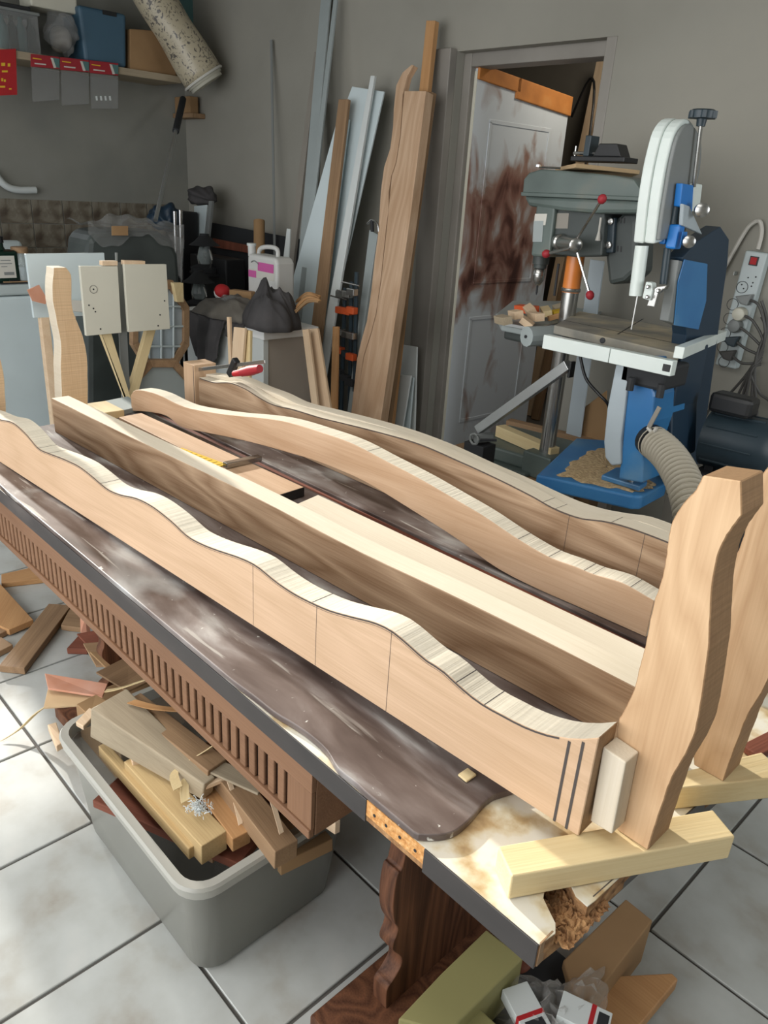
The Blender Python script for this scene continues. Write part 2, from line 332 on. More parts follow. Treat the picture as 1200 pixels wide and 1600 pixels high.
def plank(name, A, B, w, t, mat, parent=None, up=(0, 0, 1), bevel=.0015):
    """board whose top centreline runs A->B, width w, thickness t below"""
    A, B = V(A), V(B); f = frame(A, B-A, up); Lh = (B-A).length
    m = MB(); m.add([f @ V(p) for p in [(x, y, z) for x in (0, Lh) for y in (-w/2, w/2) for z in (-t, 0)]],
                    [(0, 1, 3, 2), (4, 6, 7, 5), (0, 4, 5, 1), (2, 3, 7, 6), (0, 2, 6, 4), (1, 5, 7, 3)])
    return m.build(name, mat, parent, f, bevel)
def copy_tree(o, parent=None, loc=None):
    c = o.copy(); C.objects.link(c); c.parent = parent
    if loc is not None: c.location = loc
    WM[c.name] = WM[o.name].copy()
    for ch in [x for x in o.children]: copy_tree(ch, c)
    return c
# leaning sheet: the plane runs from the floor line y=yf to the wall; corners given by where they show
def lean(name, quad, k, yf, th, mat, label, cat, group=None, floor=True, bevel=.002, parent=None, grain=True, outline=None):
    n = V((0, 1, -k)); A = V((0, yf, 0))          # plane y = yf + k z
    P = [Ppl(px, py, A, n) for px, py in (outline or quad)]
    if floor and not outline:
        tl, tr, br, bl = P
        if tl.z-bl.z: bl = tl + (bl-tl)*((tl.z-.002)/(tl.z-bl.z)); br = tr + (br-tr)*((tr.z-.002)/(tr.z-br.z))
        P = [tl, tr, br, bl]
    q = P if not outline else P
    top = (P[0]+P[1])/2; bot = (P[-1]+P[-2])/2 if not outline else V((P[len(P)//2].x, P[len(P)//2].y, P[len(P)//2].z))
    f = frame(bot, top-bot, n)
    nn = n.normalized(); o = MB().prism(P, nn*th).build(name, mat, parent, f, bevel)
    if not parent: tag(o, label, cat, group)
    return o

# ================================================================== SETTING
YW = 3.19; XW = -5.5; ZC = 2.65
S = 'structure'
fl = tag(bx('floor', (-5.6, -2.2, -.05), (2.2, 5.6, -.006), 'grout', bevel=0), kind=S)
px0, py0, TX, TY = -.396, 1.289, .350, .387
tme = None
for i in range(-15, 5):
    for j in range(-4, 6):
        x0 = px0+i*TX; y0 = py0+j*TY
        if x0 < XW-.1 or y0 > YW or x0 > 1.34: continue
        if tme is None:
            t0 = MB().bb((x0+.004, y0+.004, -.008), (x0+TX-.004, y0+TY-.004, 0)).build('tile', 'tile', fl, Matrix.Translation((x0, y0, 0)), .0015, seg=1); tme = t0
        else:
            t = t0.copy(); C.objects.link(t); t.location = V((x0, y0, 0)) - WM['floor'].translation
# back wall in three pieces joined (door opening), plus pilaster beside the frame
DX0, DX1, DZ = -2.905, -2.02, 2.085
m = MB(); m.bb((XW-.15, YW, 0), (DX0, YW+.14, ZC)); m.bb((DX1, YW, 0), (2.2, YW+.14, ZC)); m.bb((DX0, YW, DZ), (DX1, YW+.14, ZC))
tag(m.build('wall_back', 'wall', fr=Matrix.Identity(4)), kind=S)
m = MB(); hy = [(-2.2, .55, None), (.60, .84, (1.16, 1.40)), (.86, 1.72, (1.62, 2.58)), (1.72, YW, None)]
for a, b, h in hy:
    if h is None: m.bb((XW-.15, a, 0), (XW, b, ZC))
    else: m.bb((XW-.15, a, 0), (XW, b, h[0])); m.bb((XW-.15, a, h[1]), (XW, b, ZC))
tag(m.build('wall_left', 'walldirty', fr=Matrix.Identity(4)), kind=S)
wl = bpy.data.objects['wall_left']
tag(bx('trim_1', (-3.035, YW-.05, 0), (DX0, YW+.0, 2.095), 'frame', bevel=.004), kind=S)
tag(bx('wall_right', (1.35, -2.2, 0), (1.5, YW, ZC), 'wall', bevel=0, fr=Matrix.Identity(4)), kind=S)
# other room seen through the doorway
m = MB(); m.bb((-5.2, 5.2, 0), (-1.2, 5.3, ZC)); m.bb((-5.3, YW+.14, 0), (-5.2, 5.3, ZC)); m.bb((-1.3, YW+.14, 0), (-1.2, 5.3, ZC)); m.bb((-5.3, YW+.14, ZC), (-1.2, 5.3, ZC+.05))
tag(m.build('wall_far_room', 'greytrim2', fr=Matrix.Identity(4)), kind=S)
# closed ceiling; the left wall has two openings left of the frame where the low sun enters
tag(bx('ceiling', (XW-.15, -2.2, ZC), (2.2, 3.4, ZC+.04), 'wall', bevel=0, fr=Matrix.Identity(4)), kind=S)
# glazed splash tiles on the left wall (1.25 m up)
k = 0
for i in range(9):
    for j in range(4):
        y0 = 3.05-(i+1)*.205
        MB().bb((XW, y0+.003, 1.248-(j+1)*.15+.002), (XW+.008, y0+.202, 1.246-j*.15)).build('tile', 'walltile', wl, bevel=.001, seg=1)

# door frame (steel) and open stained leaf
dt = tag(bpy.data.objects.new('door_1', None), kind=S); C.objects.link(dt); dt.location = (-2.47, YW+.1, 0); WM['door_1'] = Matrix.Translation((-2.47, YW+.1, 0))
fy0, fy1 = YW+.055, YW+.17
def jamb(nm, a, b): return bx(nm, a, b, 'frame', dt, .004)
jamb('jamb', (DX0, fy0, 0), (DX0+.05, fy1, DZ)); jamb('jamb', (DX1-.05, fy0-.06, 0), (DX1, fy1, DZ)); jamb('lintel', (DX0+.05, fy0, DZ-.06), (DX1-.05, fy1, DZ))
jamb('stop', (DX0+.05, fy1-.04, 0), (DX0+.065, fy1, DZ-.06))
lo, hi = V((-2.838, 3.28, 0)), V((-2.815, 4.04, 0)); dirv = (hi-lo).normalized(); fd = frame(lo, dirv)
m = MB(); m.add([fd @ V(p) for p in [(x, y, z) for x in (0, .78) for y in (0, .04) for z in (.01, 2.02 if x == 0 else 1.98)] ] if False else
      [fd @ V((x, y, (0.01 if zz == 0 else 2.025-.075*x))) for x in (0, .78) for y in (0, .04) for zz in (0, 1)],
      [(0, 1, 3, 2), (4, 6, 7, 5), (0, 4, 5, 1), (2, 3, 7, 6), (0, 2, 6, 4), (1, 5, 7, 3)])
leaf = m.build('door_2', 'door', None, fd, .002); tag(leaf, kind=S)
# raised mouldings of its panels, the bare edge, and tape along the top
def onleaf(x0, x1, z0, z1, d=.004, off=-.004): 
    mm = MB(); mm.add([fd @ V((x, y, z)) for x in (x0, x1) for y in (off, off+d) for z in (z0, z1)], [(0, 1, 3, 2), (4, 6, 7, 5), (0, 4, 5, 1), (2, 3, 7, 6), (0, 2, 6, 4), (1, 5, 7, 3)]); return mm
for (z0, z1) in ((.2, .8), (1.0, 1.8)):
    for (a, b, c, d_) in ((.12, .14, z0, z1), (.62, .64, z0, z1), (.12, .64, z0-.01, z0+.01), (.12, .64, z1-.01, z1+.01)):
        onleaf(a, b, c, d_).build('moulding', 'door', leaf, fd, .003)
onleaf(-.004, 0, .02, 2.01, .04, 0).build('bare_edge', 'cream', leaf, fd, .001)
for a, b, h in ((0, .33, .055), (.3, .79, .085)):
    mm = MB(); zt = lambda x: 2.03-.075*x
    mm.add([fd @ V((x, y, z)) for x, zz in ((a, zt(a)), (b, zt(b))) for y in (-.012, .042) for z in (zz-h, zz+.012)], [(0, 1, 3, 2), (4, 6, 7, 5), (0, 4, 5, 1), (2, 3, 7, 6), (0, 2, 6, 4), (1, 5, 7, 3)])
    mm.build('tape_strip', 'tape', leaf, fd, .004)
# timber standing in the dark room behind
for i, (x0, x1, y, mt, w_) in enumerate([(-2.76, -2.80, 4.5, 'pinepale', .07), (-2.66, -2.72, 4.45, 'brownwood', .06), (-2.55, -2.58, 4.5, 'redwood', .05), (-2.48, -2.50, 4.4, 'greywood', .05), (-2.42, -2.41, 4.45, 'brownwood', .06)]):
    tag(plank('timber_length', (x0-.36, y, .0), (x1-.40, 4.9, 2.3), w_, .03, mt, up=(0, -1, .1)), ['pale timber length at the left of the dark doorway stack', 'brown timber length second in the dark doorway stack', 'reddish timber length in the middle of the doorway stack', 'grey timber length fourth in the dark doorway stack', 'brown timber length nearest the right door jamb'][i], 'timber', 'timber stacked in the dark room')
for i, (px_, z_) in enumerate([(-2.98, 1.95), (-2.88, 1.3)]):
    tag(MB().tube([(px_-.25, 4.7, z_), (px_-.1, 4.62, z_+.2), (px_, 4.55, z_+.05), (px_+.04, 4.5, z_-.6)], .008, 8, smooth=4).build('hanging_cable', 'black'), ['dark cable looping above the door in the far room', 'dark cable hanging low among the far room timber'][i], 'cable')

# ================================================================== WORKBENCH
T = .66
tb = root('workbench', (-1.35, 1.0, 0), 'long low workbench with dark edge, worn white laminate and fluted apron', 'workbench')
corner = (-.29, .585)
outl = [(-2.5, .585), corner, (-.286, .612)] + [tuple(Pz(px, py, T)[:2]) for px, py in [(868, 1442), (857, 1420), (849, 1403), (852, 1385), (862, 1378), (880, 1372), (893, 1385), (900, 1400), (918, 1416), (930, 1407)]] + [(-.273, .935), (-.266, .991), (-.262, 1.14), (-.25, 1.5), (-2.55, 1.5)]
lowo = [(-2.5, .585), corner, (-.284, .64), (-.296, .668), (-.283, .69), (-.262, 1.14), (-.25, 1.5), (-2.55, 1.5)]
fw = frame((-2.5, 1, T), (1, 0, 0))
MB().prism([V((x, y, .622)) for x, y in lowo], (0, 0, .016)).build('chipboard_core', 'chip', tb, fw)
MB().prism([V((x, y, .638)) for x, y in outl], (0, 0, .020)).build('top_layer', 'chip', tb, fw)
MB().prism([V((x, y, .658)) for x, y in outl], (0, 0, .002)).build('laminate_sheet', 'lam', tb, fw, bevel=.0005)
# crumbling chipboard in the broken corner
def rough(u, v):
    a = Pz(846+u*82, 1400+v*40, .645); b = V((a.x, a.y, .640+.012*random.random()))
    return b
rg = MB().grid(lambda u, v: V((-.345+.075*u+.004*random.random(), .615+.095*v+.004*random.random(), .6385+random.random()*.013*(1-.5*u))), 26, 30)
tag(rg.build('crumbled_chipboard', 'chip', tb), 'rough broken brown chipboard at the corner', kind='stuff')
# edge band with the missing stretch
xa, xb = Py(574, 1254, .585).x, Py(664, 1330, .585).x
for a, b in ((-2.5, xa), (xb, -.29)):
    MB().bb((a, .5825, .620), (b, .5850, .6605)).build('edge_band', 'edge', tb, frame((a, .58, .62), (1, 0, 0)), .0008)
pt = MB().bb((xa, .5840, .632), (xb, .5852, .6598)).build('bare_chipboard', 'chiplight', tb)
for u in (.15, .36, .6, .86):
    c = V((xa+(xb-xa)*u, .5838, .644)); MB().lathe(c, (0, -1, 0), [(0, .0026), (.0006, .0026)], 10).build('screw_hole', 'dark', pt)
MB().bb((-.291, .587, .622), (-.2885, .612, .6605)).build('edge_band', 'brownwood', tb, None, .0005)
m = MB(); m.prism([V((-.286, .69, .62)), V((-.262, 1.14, .62)), V((-.25, 1.5, .62)), V((-.2475, 1.5, .62)), V((-.2595, 1.14, .62)), V((-.2835, .69, .62))], (0, 0, .04)); m.build('edge_band', 'edge', tb, None, .0004)
# small wooden shim lodged by the panel
# fluted apron
ap = bx('apron', (-2.5, .6175, .45), (-.735, .72, .62), 'fluted', tb, .002, frame((-2.5, .61, .5), (1, 0, 0)))
zb = .452; zt_ = .545
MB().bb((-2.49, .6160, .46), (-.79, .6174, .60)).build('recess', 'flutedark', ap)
m = MB().bb((-2.5, .608, .6195), (-.735, .6175, zt_)); m.build('apron_rail', 'fluted', ap, frame((-2.5, .61, .6), (1, 0, 0)), .001)
m = MB().bb((-2.5, .604, .45), (-.735, .616, .468)); m.build('apron_rail', 'fluted', ap, frame((-2.5, .61, .46), (1, 0, 0)), .002)
MB().bb((-.800, .608, .468), (-.735, .616, zt_)).build('apron_block', 'fluted', ap, frame((-.8, .61, .5), (0, 0, 1), (1, 0, 0)), .001)
dx = .0290; x = -.800; r0 = None; n = 0
while x > -2.47:
    xl = x-dx
    if r0 is None:
        r0 = MB().bb((xl, .6085, .468), (x-.010, .616, zt_)).build('flute_rib', 'fluted', ap, Matrix.Translation((xl, .61, .468)), .0025); base = x
    else:
        r = r0.copy(); C.objects.link(r); r.location = r0.location + V((x-base, 0, 0)); WM[r.name] = WM[r0.name]
    x -= dx; n += 1
# scroll-cut trestle legs standing on floor runners
prof = [(435, 520), (405, 590), (390, 660), (383, 740), (390, 800), (405, 830), (400, 860), (385, 900), (385, 930), (420, 960), (418, 1000), (385, 1060), (355, 1110), (352, 1195)]
def trestle(x0, dz=0):
    pts = [Px(480+a/2.857, 1160+b/2.857, -.628) for a, b in prof]
    f_ = [(p.y, p.z) for p in pts]; z1 = f_[0][1]; zl = f_[-1][1]
    f_ = [(f_[0][0]+.01, .62)] + f_; f_[-1] = (f_[-1][0], .04)
    yz = [V((x0, y, z)) for y, z in f_]; mir = [V((x0, 2.05-y, z)) for y, z in reversed(f_)]
    pts = catmull(yz, 4)+catmull(mir, 4)
    MB().prism(pts, (-.036, 0, 0)).build('trestle_leg', 'walnut', tb, frame((x0, 1.02, 0), (1, 0, 0)), .002)
    bx('floor_runner', (x0-.085, .60, 0), (x0+.045, 1.45, .04), 'walnut', tb, .004)
trestle(-.628); trestle(-1.80)
bx('stretcher', (-1.8, 1.0, .2), (-.66, 1.04, .3), 'walnut', tb, .003, frame((-2.3, 1, .2), (1, 0, 0)))

# dark stained panels lying on the bench, scalloped front edge
front = [(0, 772), (24, 787), (49, 801), (71, 819), (84, 836), (97, 851), (112, 864), (140, 889), (168, 914), (197, 935), (221, 946), (253, 973), (288, 1009), (320, 1038), (342, 1051), (360, 1061), (395, 1086), (428, 1112), (458, 1130), (484, 1148), (510, 1172), (528, 1200), (560, 1226), (592, 1261), (620, 1290), (644, 1302), (676, 1305), (707, 1300), (732, 1282), (756, 1254), (772, 1242)]
PT = .672
fp = [Pz(a, b, PT) for a, b in front]
fp = [V((-2.48, .60, PT))] + catmull(fp, 3)
fp = [V((p.x, max(p.y, .5838), PT)) for p in fp] + [V((-.44, .80, PT)), V((-.42, 1.235, PT)), V((-2.48, 1.235, PT))]
pn = MB().prism(fp, (0, 0, -.0118)).build('tabletop_panel', ['plate'], None, frame((-2.4, .9, PT), (1, 0, 0)), .002)
tag(pn, 'dark stained scalloped panel under the front rails, splashed with white paint', 'panel')
p2 = MB().prism([V((-2.48, 1.262, PT)), V((-.33, 1.262, PT)), V((-.32, 1.47, PT)), V((-2.48, 1.47, PT))], (0, 0, -.0118)).build('tabletop_panel', 'plate', None, frame((-2.4, 1.3, PT), (1, 0, 0)), .002)
tag(p2, 'dark stained strip panel under the two far curved rails', 'panel')
tag(plank('groove_strip', (-2.48, 1.248, T+.006), (-.35, 1.248, T+.006), .022, .0058, 'redwood'), 'thin reddish strip in the gap between the two dark panels', 'strip')
tag(plank('wood_shim', Pz(722, 1215, .677), Pz(738, 1204, .679), .018, .004, 'pine'), 'tiny pale wood sliver on the dark panel beside the front rail', 'offcut')

# ================================================================== RAILS
def solve(pts, A, u, n):
    out = []
    for a, b in pts: p = Ppl(a, b, A, n); out.append(((p-A).dot(u), p.z))
    return sorted(out)
def interp(P, s):
    if s <= P[0][0]: return P[0][1]
    for i in range(len(P)-1):
        if s <= P[i+1][0]:
            t = (s-P[i][0])/(P[i+1][0]-P[i][0]+1e-9); p0 = P[max(i-1, 0)]; p3 = P[min(i+2, len(P)-1)]; a = P[i]; b = P[i+1]
            h = b[0]-a[0]; ma = (b[1]-p0[1])/(b[0]-p0[0]+1e-9); mb = (p3[1]-a[1])/(p3[0]-a[0]+1e-9)
            return (2*t**3-3*t*t+1)*a[1]+(t**3-2*t*t+t)*h*ma+(-2*t**3+3*t*t)*b[1]+(t**3-t*t)*h*mb
    return P[-1][1]
def rail(name, A, B, th, top, bot, mats, parent=None, n=110, s0=None, s1=None):
    A, B = V(A), V(B); u = V((B.x-A.x, B.y-A.y, 0)).normalized(); nn = V((-u.y, u.x, 0)) 
    if nn.y < 0: nn = -nn
    tp = solve(top, A, u, nn); bt = solve(bot, A, u, nn) if bot else [(0, A.z), ((B-A).dot(u), B.z)]
    s0 = tp[0][0] if s0 is None else s0; s1 = tp[-1][0] if s1 is None else s1
    O = V((A.x, A.y, 0)); m = MB(); R = []
    for i in range(n+1):
        s = s0+(s1-s0)*i/n; p = O+u*s; zt, zb_ = interp(tp, s), interp(bt, s)
        R.append([p+V((0, 0, zt)), p+nn*th+V((0, 0, zt)), p+nn*th+V((0, 0, zb_)), p+V((0, 0, zb_))])
    m.v = [q for r in R for q in r]
    for i in range(n):
        a = i*4; b = a+4
        for q, mi in ((0, 1), (1, 0), (2, 0), (3, 0)):
            q2 = (q+1) % 4; m.f.append((a+q, b+q, b+q2, a+q2)); m.m.append(mi)
    m.f += [(0, 1, 2, 3), (n*4+3, n*4+2, n*4+1, n*4)]; m.m += [2 if len(mats) > 2 else 0]*2
    o = m.build(name, mats, parent, frame(A, u), .0012, seg=1)
    return o, (O, u, nn, tp, bt)
def toplines(info, th, slist, parent, wdt=.0016, skew=0):
    O, u, nn, tp, bt = info
    for s in slist:
        m = MB(); z0 = interp(tp, s)+.0004; z1 = interp(tp, s+wdt)+.0004
        a = O+u*s+V((0, 0, z0)); b = O+u*(s+wdt)+V((0, 0, z1)); m.add([a, b, b+nn*th+u*skew, a+nn*th+u*skew], [(0, 1, 2, 3)]); m.build('pencil_line', 'pencil', parent, frame(a, u))
def edgeline(info, parent, s0, s1, wdt=.0022, drop=0.0, n=120):
    O, u, nn, tp, bt = info; m = MB(); vs_ = []
    for i in range(n+1):
        s = s0+(s1-s0)*i/n; z = interp(tp, s)-drop; p = O+u*s-nn*.0005; vs_ += [p+V((0, 0, z)), p+V((0, 0, z-wdt))]
    m.add(vs_, [(2*i, 2*i+1, 2*i+3, 2*i+2) for i in range(n)]); return m.build('pencil_line', 'pencil', parent, frame(vs_[0], u))
def vline(info, parent, s, wdt=.001, a=0, b=1, lean_=0):
    O, u, nn, tp, bt = info; z1, z0 = interp(tp, s), interp(bt, s); p = O+u*s-nn*.0005
    za, zb2 = z0+(z1-z0)*a, z0+(z1-z0)*b
    MB().add([p+V((0, 0, za)), p+u*wdt+V((0, 0, za)), p+u*(wdt+lean_)+V((0, 0, zb2)), p+u*lean_+V((0, 0, zb2))], [(0, 1, 2, 3)]).build('pencil_line', 'pencil', parent, frame(p, u))

# 1 front curved rail
A1 = Pz(0, 722, PT+.0005); B1 = Pz(905, 1308, .7005)
top1 = [(-60, 640), (-25, 645), (0, 655), (20, 660), (40, 677), (60, 700), (77, 708), (100, 717), (123, 728), (143, 743), (167, 763), (187, 772), (213, 778), (237, 790), (267, 813), (293, 837), (317, 850), (343, 860), (373, 870), (400, 883), (430, 907), (458, 926), (487, 941), (515, 953), (550, 963), (585, 972), (612, 985), (640, 1008), (665, 1030), (690, 1046), (712, 1066), (735, 1086), (756, 1101), (785, 1117), (820, 1135), (860, 1149), (900, 1155), (936, 1153)]
r1, i1 = rail('curved_rail', A1, B1, .047, top1, None, ['oakpink', 'oaksaw', 'brownwood'])
tag(r1, 'long scalloped oak rail nearest the camera, pale sawn top edge and pencilled end', 'rail')
L1 = i1[3][-1][0]; S0 = i1[3][0][0]
edgeline(i1, r1, S0+.02, L1-.05, .0030, .0); edgeline(i1, r1, S0+.3, L1-.2, .0007, .005)
sp = lambda px, py, info: (Ppl(px, py, info[0]+V((0, 0, .7)), info[2])-info[0]).dot(info[1])
toplines(i1, .047, [sp(487, 942, i1), sp(712, 1066, i1), sp(756, 1101, i1), sp(60, 700, i1), sp(77, 708, i1), sp(157, 753, i1)], r1)
for s in (sp(395, 880, i1), sp(495, 945, i1), sp(612, 985, i1)): vline(i1, r1, s, .0007)
vline(i1, r1, L1-.038, .004, 0, .98); vline(i1, r1, L1-.020, .004, 0, .98)

# 2 straight beam
A2 = Pz(83, 673, PT+.0005); B2 = Pz(700, 1013, PT+.0005)
r2, i2 = rail('straight_rail', A2, B2, .056, [(80, 622), (200, 681), (400, 778), (557, 860), (700, 927), (850, 1001), (1000, 1078)], None, ['oakring', 'oaktop', 'oaktop'], n=30)
tag(r2, 'straight square oak beam with swirling grain, second from the front', 'rail')

# 3 curved rail with arched underside
A3 = Pz(207, 645, PT); B3 = Pz(1010, 996, PT)
top3 = [(204, 618), (210, 610), (228, 611), (250, 618), (272, 629), (293, 637), (330, 644), (367, 649), (410, 653), (447, 659), (500, 675), (550, 693), (600, 719), (657, 749), (707, 778), (753, 805), (807, 841), (857, 870), (900, 886), (926, 897), (955, 905), (975, 912), (1000, 926), (1022, 939)]
bot3 = [(204, 642), (227, 643), (260, 650), (283, 667), (317, 675), (357, 683), (400, 693), (450, 707), (493, 720), (550, 743), (583, 760), (640, 795), (715, 843), (772, 885), (830, 916), (907, 950), (1010, 996)]
r3, i3 = rail('arched_rail', A3, B3, .050, top3, bot3, ['oak', 'oaksaw', 'oaktop'])
tag(r3, 'curved oak rail with arched underside, third from the front', 'rail')
toplines(i3, .050, [sp(574, 706, i3)+0, sp(809, 842, i3), sp(857, 870, i3), sp(912, 891, i3), sp(926, 897, i3), sp(985, 916, i3)], r3, .0013)

# 4 far curved rail made of two stacked boards
y4 = 1.385
A4 = V((-2.4, y4, PT+.0005)); B4 = V((-.5, y4, PT+.0005))
top4 = [(310, 590), (333, 597), (360, 598), (383, 607), (407, 622), (427, 632), (460, 640), (500, 652), (533, 660), (600, 677), (657, 694), (715, 719), (772, 745), (830, 774), (868, 795), (907, 809), (945, 814), (983, 824), (1045, 847), (1120, 880)]
r4r = root('double_rail', (-1.4, y4, PT), 'far curved oak rail of two stacked boards with a clamp at its end', 'rail')
r4, i4 = rail('board', A4, B4, .046, top4, None, ['oakring', 'oaktop', 'oaktop'], r4r)
edgeline(i4, r4, i4[3][0][0]+.01, i4[3][-1][0]-.02, .003)
toplines(i4, .046, [sp(849, 780, i4), sp(868, 793, i4), sp(955, 815, i4)], r4, .0012)
for px_, py_ in ((890, 803), (1008, 833)): vline(i4, r4, sp(px_, py_, i4), .0008)
top4b = [(x, y+2) for x, y in [(340, 580), (367, 583), (395, 588), (425, 601), (455, 612), (485, 626), (533, 638), (600, 655), (657, 672), (715, 694), (772, 720), (830, 745), (868, 763), (907, 780), (945, 792), (983, 799), (1022, 805), (1100, 835)]]
A4b = V((-2.4, y4+.098, PT+.0005)); B4b = V((-.5, y4+.098, PT+.0005))
m4, i4b = rail('board', A4b, B4b, .046, top4b, None, ['oaktop', 'oaktop', 'oaktop'], r4r)
# the second board sits flush behind the first
m4.location.y -= .051
bo = Py(286, 562, y4); b2_ = Py(310, 590, y4)
ebx = bx('end_block', (bo.x, y4, PT+.0005), (bo.x+.075, y4+.09, bo.z-.006), 'oakpink', r4r, .002, frame((bo.x, y4, PT), (0, 0, 1), (1, 0, 0)))
MB().bb((bo.x+.068, y4-.0006, PT+.002), (bo.x+.071, y4, bo.z-.008)).build('pencil_line', 'pencil', ebx)

# short boards between the beam and the arched rail
zz = .700
q = [Pz(198, 650, zz), Pz(205, 645, zz), Pz(475, 761, zz), Pz(438, 773, zz)]
def board_quad(nm, pts, th, mat, label, cat, group=None, bev=.0015, mats=None):
    f_ = frame(pts[0], pts[2]-pts[1]); o = MB().prism(pts, (0, 0, -th)).build(nm, mats or mat, None, f_, bev); return tag(o, label, cat, group)
e1 = Pz(438, 773, zz); e2 = Pz(475, 761, zz); dxl = V((-.86, -.028, 0))
board_quad('short_board', [e1+dxl, e2+dxl, e2, e1+V((0, -.012, 0))], .0275, 'oak', 'oak board with dark end under the yellow square', 'board')
bd = bpy.data.objects['short_board']
MB().prism([e1+V((.0004, -.012, 0)), e2+V((.0004, 0, 0)), e2+V((.0014, 0, 0)), e1+V((.0014, -.012, 0))], (0, 0, -.026)).build('painted_end', 'black', bd)
zz = .715
a = Pz(458, 790, zz); b = Pz(497, 773, zz); d = V((1.0, .022, 0))
board_quad('short_board', [a, b, Pz(1006, 1012, zz)+V((.03, 0, 0)), Pz(1006, 1012, zz)+V((.03, -.115, 0))], .0425, 'oaktop', 'pale oak board behind the straight beam towards the right', 'board')
board_quad('grey_board', [Pz(150, 629, .69), Pz(200, 619, .69), Pz(222, 634, .69), Pz(172, 646, .69)], .0175, 'greytrim', 'short grey-topped board at the far left end of the bench', 'board')

# try square: yellow blade, steel stock
sq = root('try_square', tuple(Pz(345, 722, .705)), 'yellow square with steel stock lying on the oak board', 'square')
a, b = Pz(277, 701, .7045), Pz(347, 727, .7045)
plank('blade', a, b, .034, .004, 'yellow', sq)
a, b = Pz(351, 723, .7165), Pz(406, 711, .7165)
plank('stock', a, b, .024, .016, 'steel', sq, bevel=.003)
for t in range(9):
    p = Pz(277, 701, .7048).lerp(Pz(347, 727, .7048), (t+.5)/9); MB().box(p, (.0012, .02, .0005)).build('graduation', 'dark', sq)

# pine blocks under the legs
def pineblock(pts, th, label):
    P = [V(p) for p in pts]; o = MB().prism(P, (0, 0, -th)).build('pine_block', 'pine', None, frame(P[0], P[-1]-P[0]), .002); return tag(o, label, 'block')
pineblock([Pz(778, 1322, .7), Pz(800, 1369.5, .7), Pz(1149, 1307, .7), Pz(1114, 1265, .7)], .0385, 'pale pine block under the nearest carved leg, jutting over the bench corner')
pineblock([Pz(1040, 1212, .7), Pz(1060, 1232, .7), Pz(1235, 1213, .7), Pz(1190, 1175, .7)], .0385, 'pale pine block under the second carved leg at the right edge')
pineblock([V((-2.57, .975, .699)), V((-2.57, 1.13, .699)), V((-2.43, 1.13, .699)), V((-2.43, .975, .699))], .0265, 'pine block under the far left carved leg')

# carved legs (right pair) : outline in the XZ plane
ly = Pz(1013, 1329, .7005).y
Rr = [(1158, 752), (1159, 806), (1141, 830), (1126, 856), (1117, 890), (1111, 935), (1109, 987), (1107, 1020), (1102, 1050), (1096, 1092), (1087, 1142), (1071, 1179), (1050, 1216), (1038, 1249), (1021, 1299), (1012, 1329)]
Ll = [(963, 1300), (962, 1200), (964, 1150), (966, 1127), (976, 1109), (991, 1076), (999, 1043), (1005, 1022), (1011, 993), (1021, 944), (1032, 911), (1040, 874), (1044, 845), (1050, 816), (1067, 787), (1087, 765), (1098, 743)]
def outline_smooth(px, f, hard=1, k=4):
    P = [f(a, b) for a, b in px]; return P[:hard]+catmull(P[hard:], k)
ptR = outline_smooth(Rr, lambda a, b: Py(a, b, ly)); ptL = outline_smooth(Ll, lambda a, b: Py(a, b, ly), 0)
for p in ptR[2:-4]+ptL[4:]: p.x += random.uniform(-.0004, .0004)
pts = ptR+ptL
zmin = ptR[-1].z
for p in pts: p.z = max(p.z, zmin) if p.z < zmin+.012 else p.z
ptL[0].z = zmin; LT = .056
def leg_mesh(nm, P, th, par=None):
    f_ = frame((sum(p.x for p in P)/len(P), P[0].y, min(p.z for p in P)), (1, 0, 0))
    o = MB().prism(P, th, side_mi=1).build(nm, ['legface', 'legsaw'], par, f_, .0012, seg=1); return o
lg = leg_mesh('carved_leg', pts, (0, LT, 0)); tag(lg, 'large wavy-cut oak leg standing nearest the camera on the right', 'leg block', 'wavy cut oak legs')
pg = [Py(942, 1167, ly-.032), Py(978, 1192, ly-.032), Py(956, 1304, ly-.032), Py(922, 1283, ly-.032)]
m = MB().prism([V((p.x, ly-.032, min(max(p.z, .7005), .835))) for p in pg], (0, .0315, 0)); o = m.build('tenon_block', 'oaktop', lg, frame(pg[0], (0, 0, 1), (1, 0, 0)), .002); o['label'] = 'small bevelled tenon block on the leg face'
l2 = lg.copy(); C.objects.link(l2); c2 = Pz(1130, 1221, .7005); l2.location = lg.location + (c2-ptR[-1]); l2.location.z = lg.location.z
tag(l2, 'second wavy-cut oak leg, behind the nearest one at the right edge', 'leg block', 'wavy cut oak legs')
MB().bb((c2.x-.12, c2.y-.0008, c2.z+.155), (c2.x+.0, c2.y, c2.z+.157)).build('pencil_line', 'pencil', l2, None) if False else None
# left pair : outline in the YZ plane
XL = -2.50
s_ = 5.7125
Ld = [(478, 105), (475, 160), (465, 270), (470, 400), (490, 500), (515, 640), (540, 760), (543, 880), (540, 1000), (545, 1100), (550, 1240), (556, 1400)]
Rd = [(783, 1500), (784, 1310), (785, 1200), (783, 1080), (780, 950), (770, 850), (740, 720), (690, 590), (655, 500), (640, 400), (640, 280), (635, 170), (590, 104)]
f_ = lambda a, b: Px(a/s_, 400+b/s_, XL)
P1 = catmull([f_(*p) for p in Ld], 3); P2 = catmull([f_(*p) for p in Rd], 3)
for p in P1[2:]+P2[:-2]: p.y += random.uniform(-.0004, .0004)
P1[-1].z = .6995; P2[0].z = .6995
for p in P1+P2: p.z = max(p.z, .6995)
PL = P1+P2
fl_ = frame((XL, sum(p.y for p in PL)/len(PL), .6995), (1, 0, 0))
ll = MB().prism(PL, (-.058, 0, 0), side_mi=1).build('carved_leg', ['leglit', 'oaktop'], None, fl_, .0012, seg=1)
